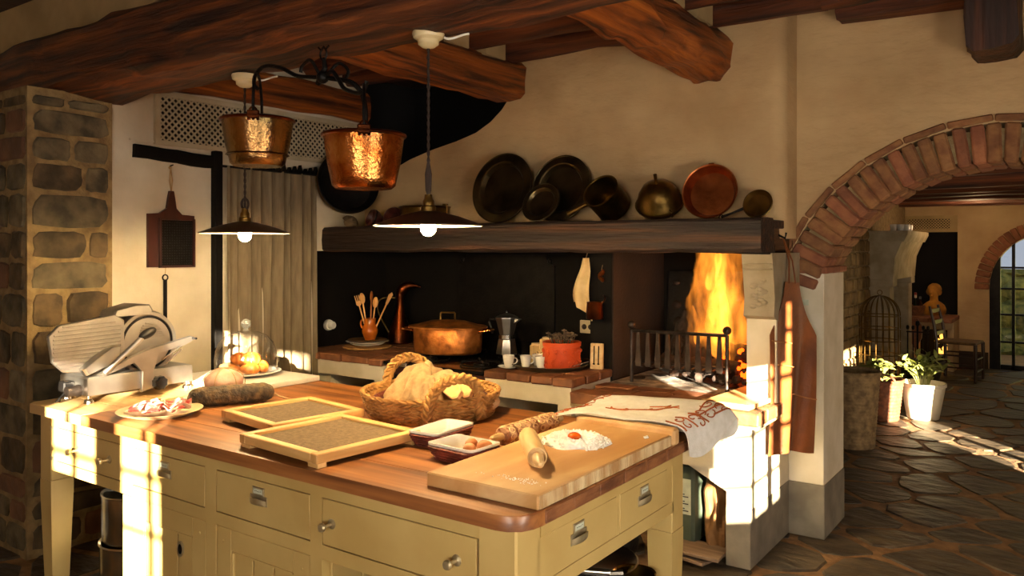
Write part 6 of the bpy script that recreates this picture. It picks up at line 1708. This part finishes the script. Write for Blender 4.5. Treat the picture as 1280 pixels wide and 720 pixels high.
for k, (x, y, h_) in enumerate(((-.10, -.02, .24), (-.05, .04, .26), (-.02, -.03, .29), (.04, .03, .28), (.05, -.04, .25), (.10, .0, .23))):
    t = thing('bottle', 'dark glass bottle in the far wicker basket, %s along the row' % ('first', 'second', 'third', 'fourth', 'fifth', 'sixth')[k], 'bottle', (-1.76 + x, 11.52 + y, .69), 0, 'bottles in the far basket')
    MB().lathe([(0, 0), (.026, 0), (.028, .01), (.028, h_ * .55), (.012, h_ * .72), (.011, h_ * .95), (.014, h_ * .97), (.013, h_), (0, h_)], 14).build('glass', mat('dark_bottle%d' % k, ('#2a1512', '#1b2314', '#301b10')[k % 3], None, .12), t)
    MB().lathe([(.0122, h_ * .86), (.0145, h_ * .87), (.0145, h_ * 1.0), (0, h_ * 1.005)], 10).build('cap', mat('cap%d' % k, ('#8c2a20', '#c7b79a', '#6b6b6b')[k % 3], None, .4), t)
# chair
cha = thing('ladder_chair', 'dark wooden chair with slatted back beside the far counter', 'chair', (-1.13, 10.75, 0), (0, 0, R(84)))
w2 = .20
for x in (-w2, w2):
    q = MB(); q.tube([(x, .2, 0), (x, .2, .44), (x * .97, .23, .65), (x * .95, .28, .86)], [.02, .02, .018, .015], 8); q.build('back_post', M_dwood, cha)
    q = MB(); q.tube([(x, -.2, 0), (x, -.205, .2), (x, -.2, .44)], [.015, .02, .021], 8); q.build('leg', M_dwood, cha)
for zz, y in ((.54, .215), (.67, .235), (.80, .265)): MB().box(0, y, zz, .37, .014, .05, .004).build('back_slat', M_dwood, cha)
MB().box(0, 0, .445, .43, .42, .03, .01).build('seat', mat('rush_seat', '#6b4f2c', '#4c371e', .8, scale=20), cha)
for zz in (.12, .26):
    q = MB(); q.tube([(-w2, -.2, zz), (w2, -.2, zz)], .009, 6); q.tube([(-w2, -.2, zz + .04), (-w2, .2, zz + .04)], .009, 6); q.tube([(w2, -.2, zz + .04), (w2, .2, zz + .04)], .009, 6); q.build('stretcher', M_dwood, cha)
# zinc tub and fire tools
tb = thing('zinc_tub', 'grey zinc bucket on the floor before the far counter', 'bucket', (-1.42, 10.2, 0))
MB().lathe([(0, 0), (.13, 0), (.135, .01), (.20, .26), (.207, .265), (.2, .268), (.19, .255), (.12, .02), (0, .02)], 32).build('body', M_zinc, tb)
for s_ in (-1, 1): MB().tube([(s_ * .195, .04 * math.cos(math.pi * k / 8), .22 + .05 * math.sin(math.pi * k / 8)) for k in range(9)], .006, 6).build('handle', M_zinc, tb)
for k in range(4): o = MB().tube([(-.12, -.06 + .04 * k, .22), (.14, -.05 + .04 * k, .30)], .03, 8).build('firewood', M_bark, None, (-1.42, 10.2, .0)); tag(o, 'piece of firewood in the zinc bucket, %s of four' % ('first', 'second', 'third', 'fourth')[k], 'firewood', 'firewood in the bucket')
ft = thing('fire_tools', 'black iron stand of fire tools beside the far counter', 'fire tools', (-1.55, 10.55, 0))
q = MB(); q.lathe([(0, 0), (.12, 0), (.12, .02), (.02, .03), (.012, .05), (.012, .62), (.025, .64), (.02, .68), (0, .69)], 20); q.tube([(-.12, 0, .55), (.12, 0, .55)], .008, 6); q.build('stand', M_iron, ft)
for x, nm in ((-.11, 'shovel'), (-.05, 'poker'), (.06, 'tongs'), (.11, 'brush')):
    q = MB(); q.tube([(x, .02, .56), (x, .02, .12)], .007, 6); q.ball((x, .02, .60), .02, .02, .03, 8)
    if nm == 'shovel': q.box(x, .02, .12, .07, .02, .10, .004)
    if nm == 'brush': q.box(x, .02, .14, .05, .04, .10, .01)
    q.build(nm, M_iron, ft)
hb2 = thing('bellows', 'leather bellows with brass nozzle hanging by the far counter', 'bellows', (-1.66, 11.14, .30), (0, 0, 0))
MB().prism([(-.07, .12), (-.08, .26), (-.03, .36), (.03, .36), (.08, .26), (.07, .12), (.015, .0), (-.015, .0)], -.02, .02, 'xz', bev=.006).build('body', M_leather, hb2); MB().tube([(0, 0, .01), (0, 0, -.10)], [.010, .005], 8).build('nozzle', M_brass, hb2)

# garden seen through the far window
def hedge(u, v):
    n = noise.noise(Vector((u * 9, v * 5, 1))) + .5 * noise.noise(Vector((u * 26, v * 14, 3)))
    return (-2.2 + 4.4 * u, 13.9 + .5 * v + .22 * n, -.1 + (1.35 + .25 * noise.noise(Vector((u * 5, 0, 7)))) * v)
hg = MB().grid(hedge, 90, 30, thick=-.1).build('hedge', mat('hedge_green', '#4d5a26', '#8d8a44', .9, scale=12, bump=1.5, bscale=20)); tag(hg, 'green hedge in the garden outside the far arched window', 'hedge')
gd = MB().span(-3, 3, 12.25, 15, -.3, -.02).build('ground', M_mortard); tag(gd, 'garden ground outside the far window', 'ground', kind='structure')
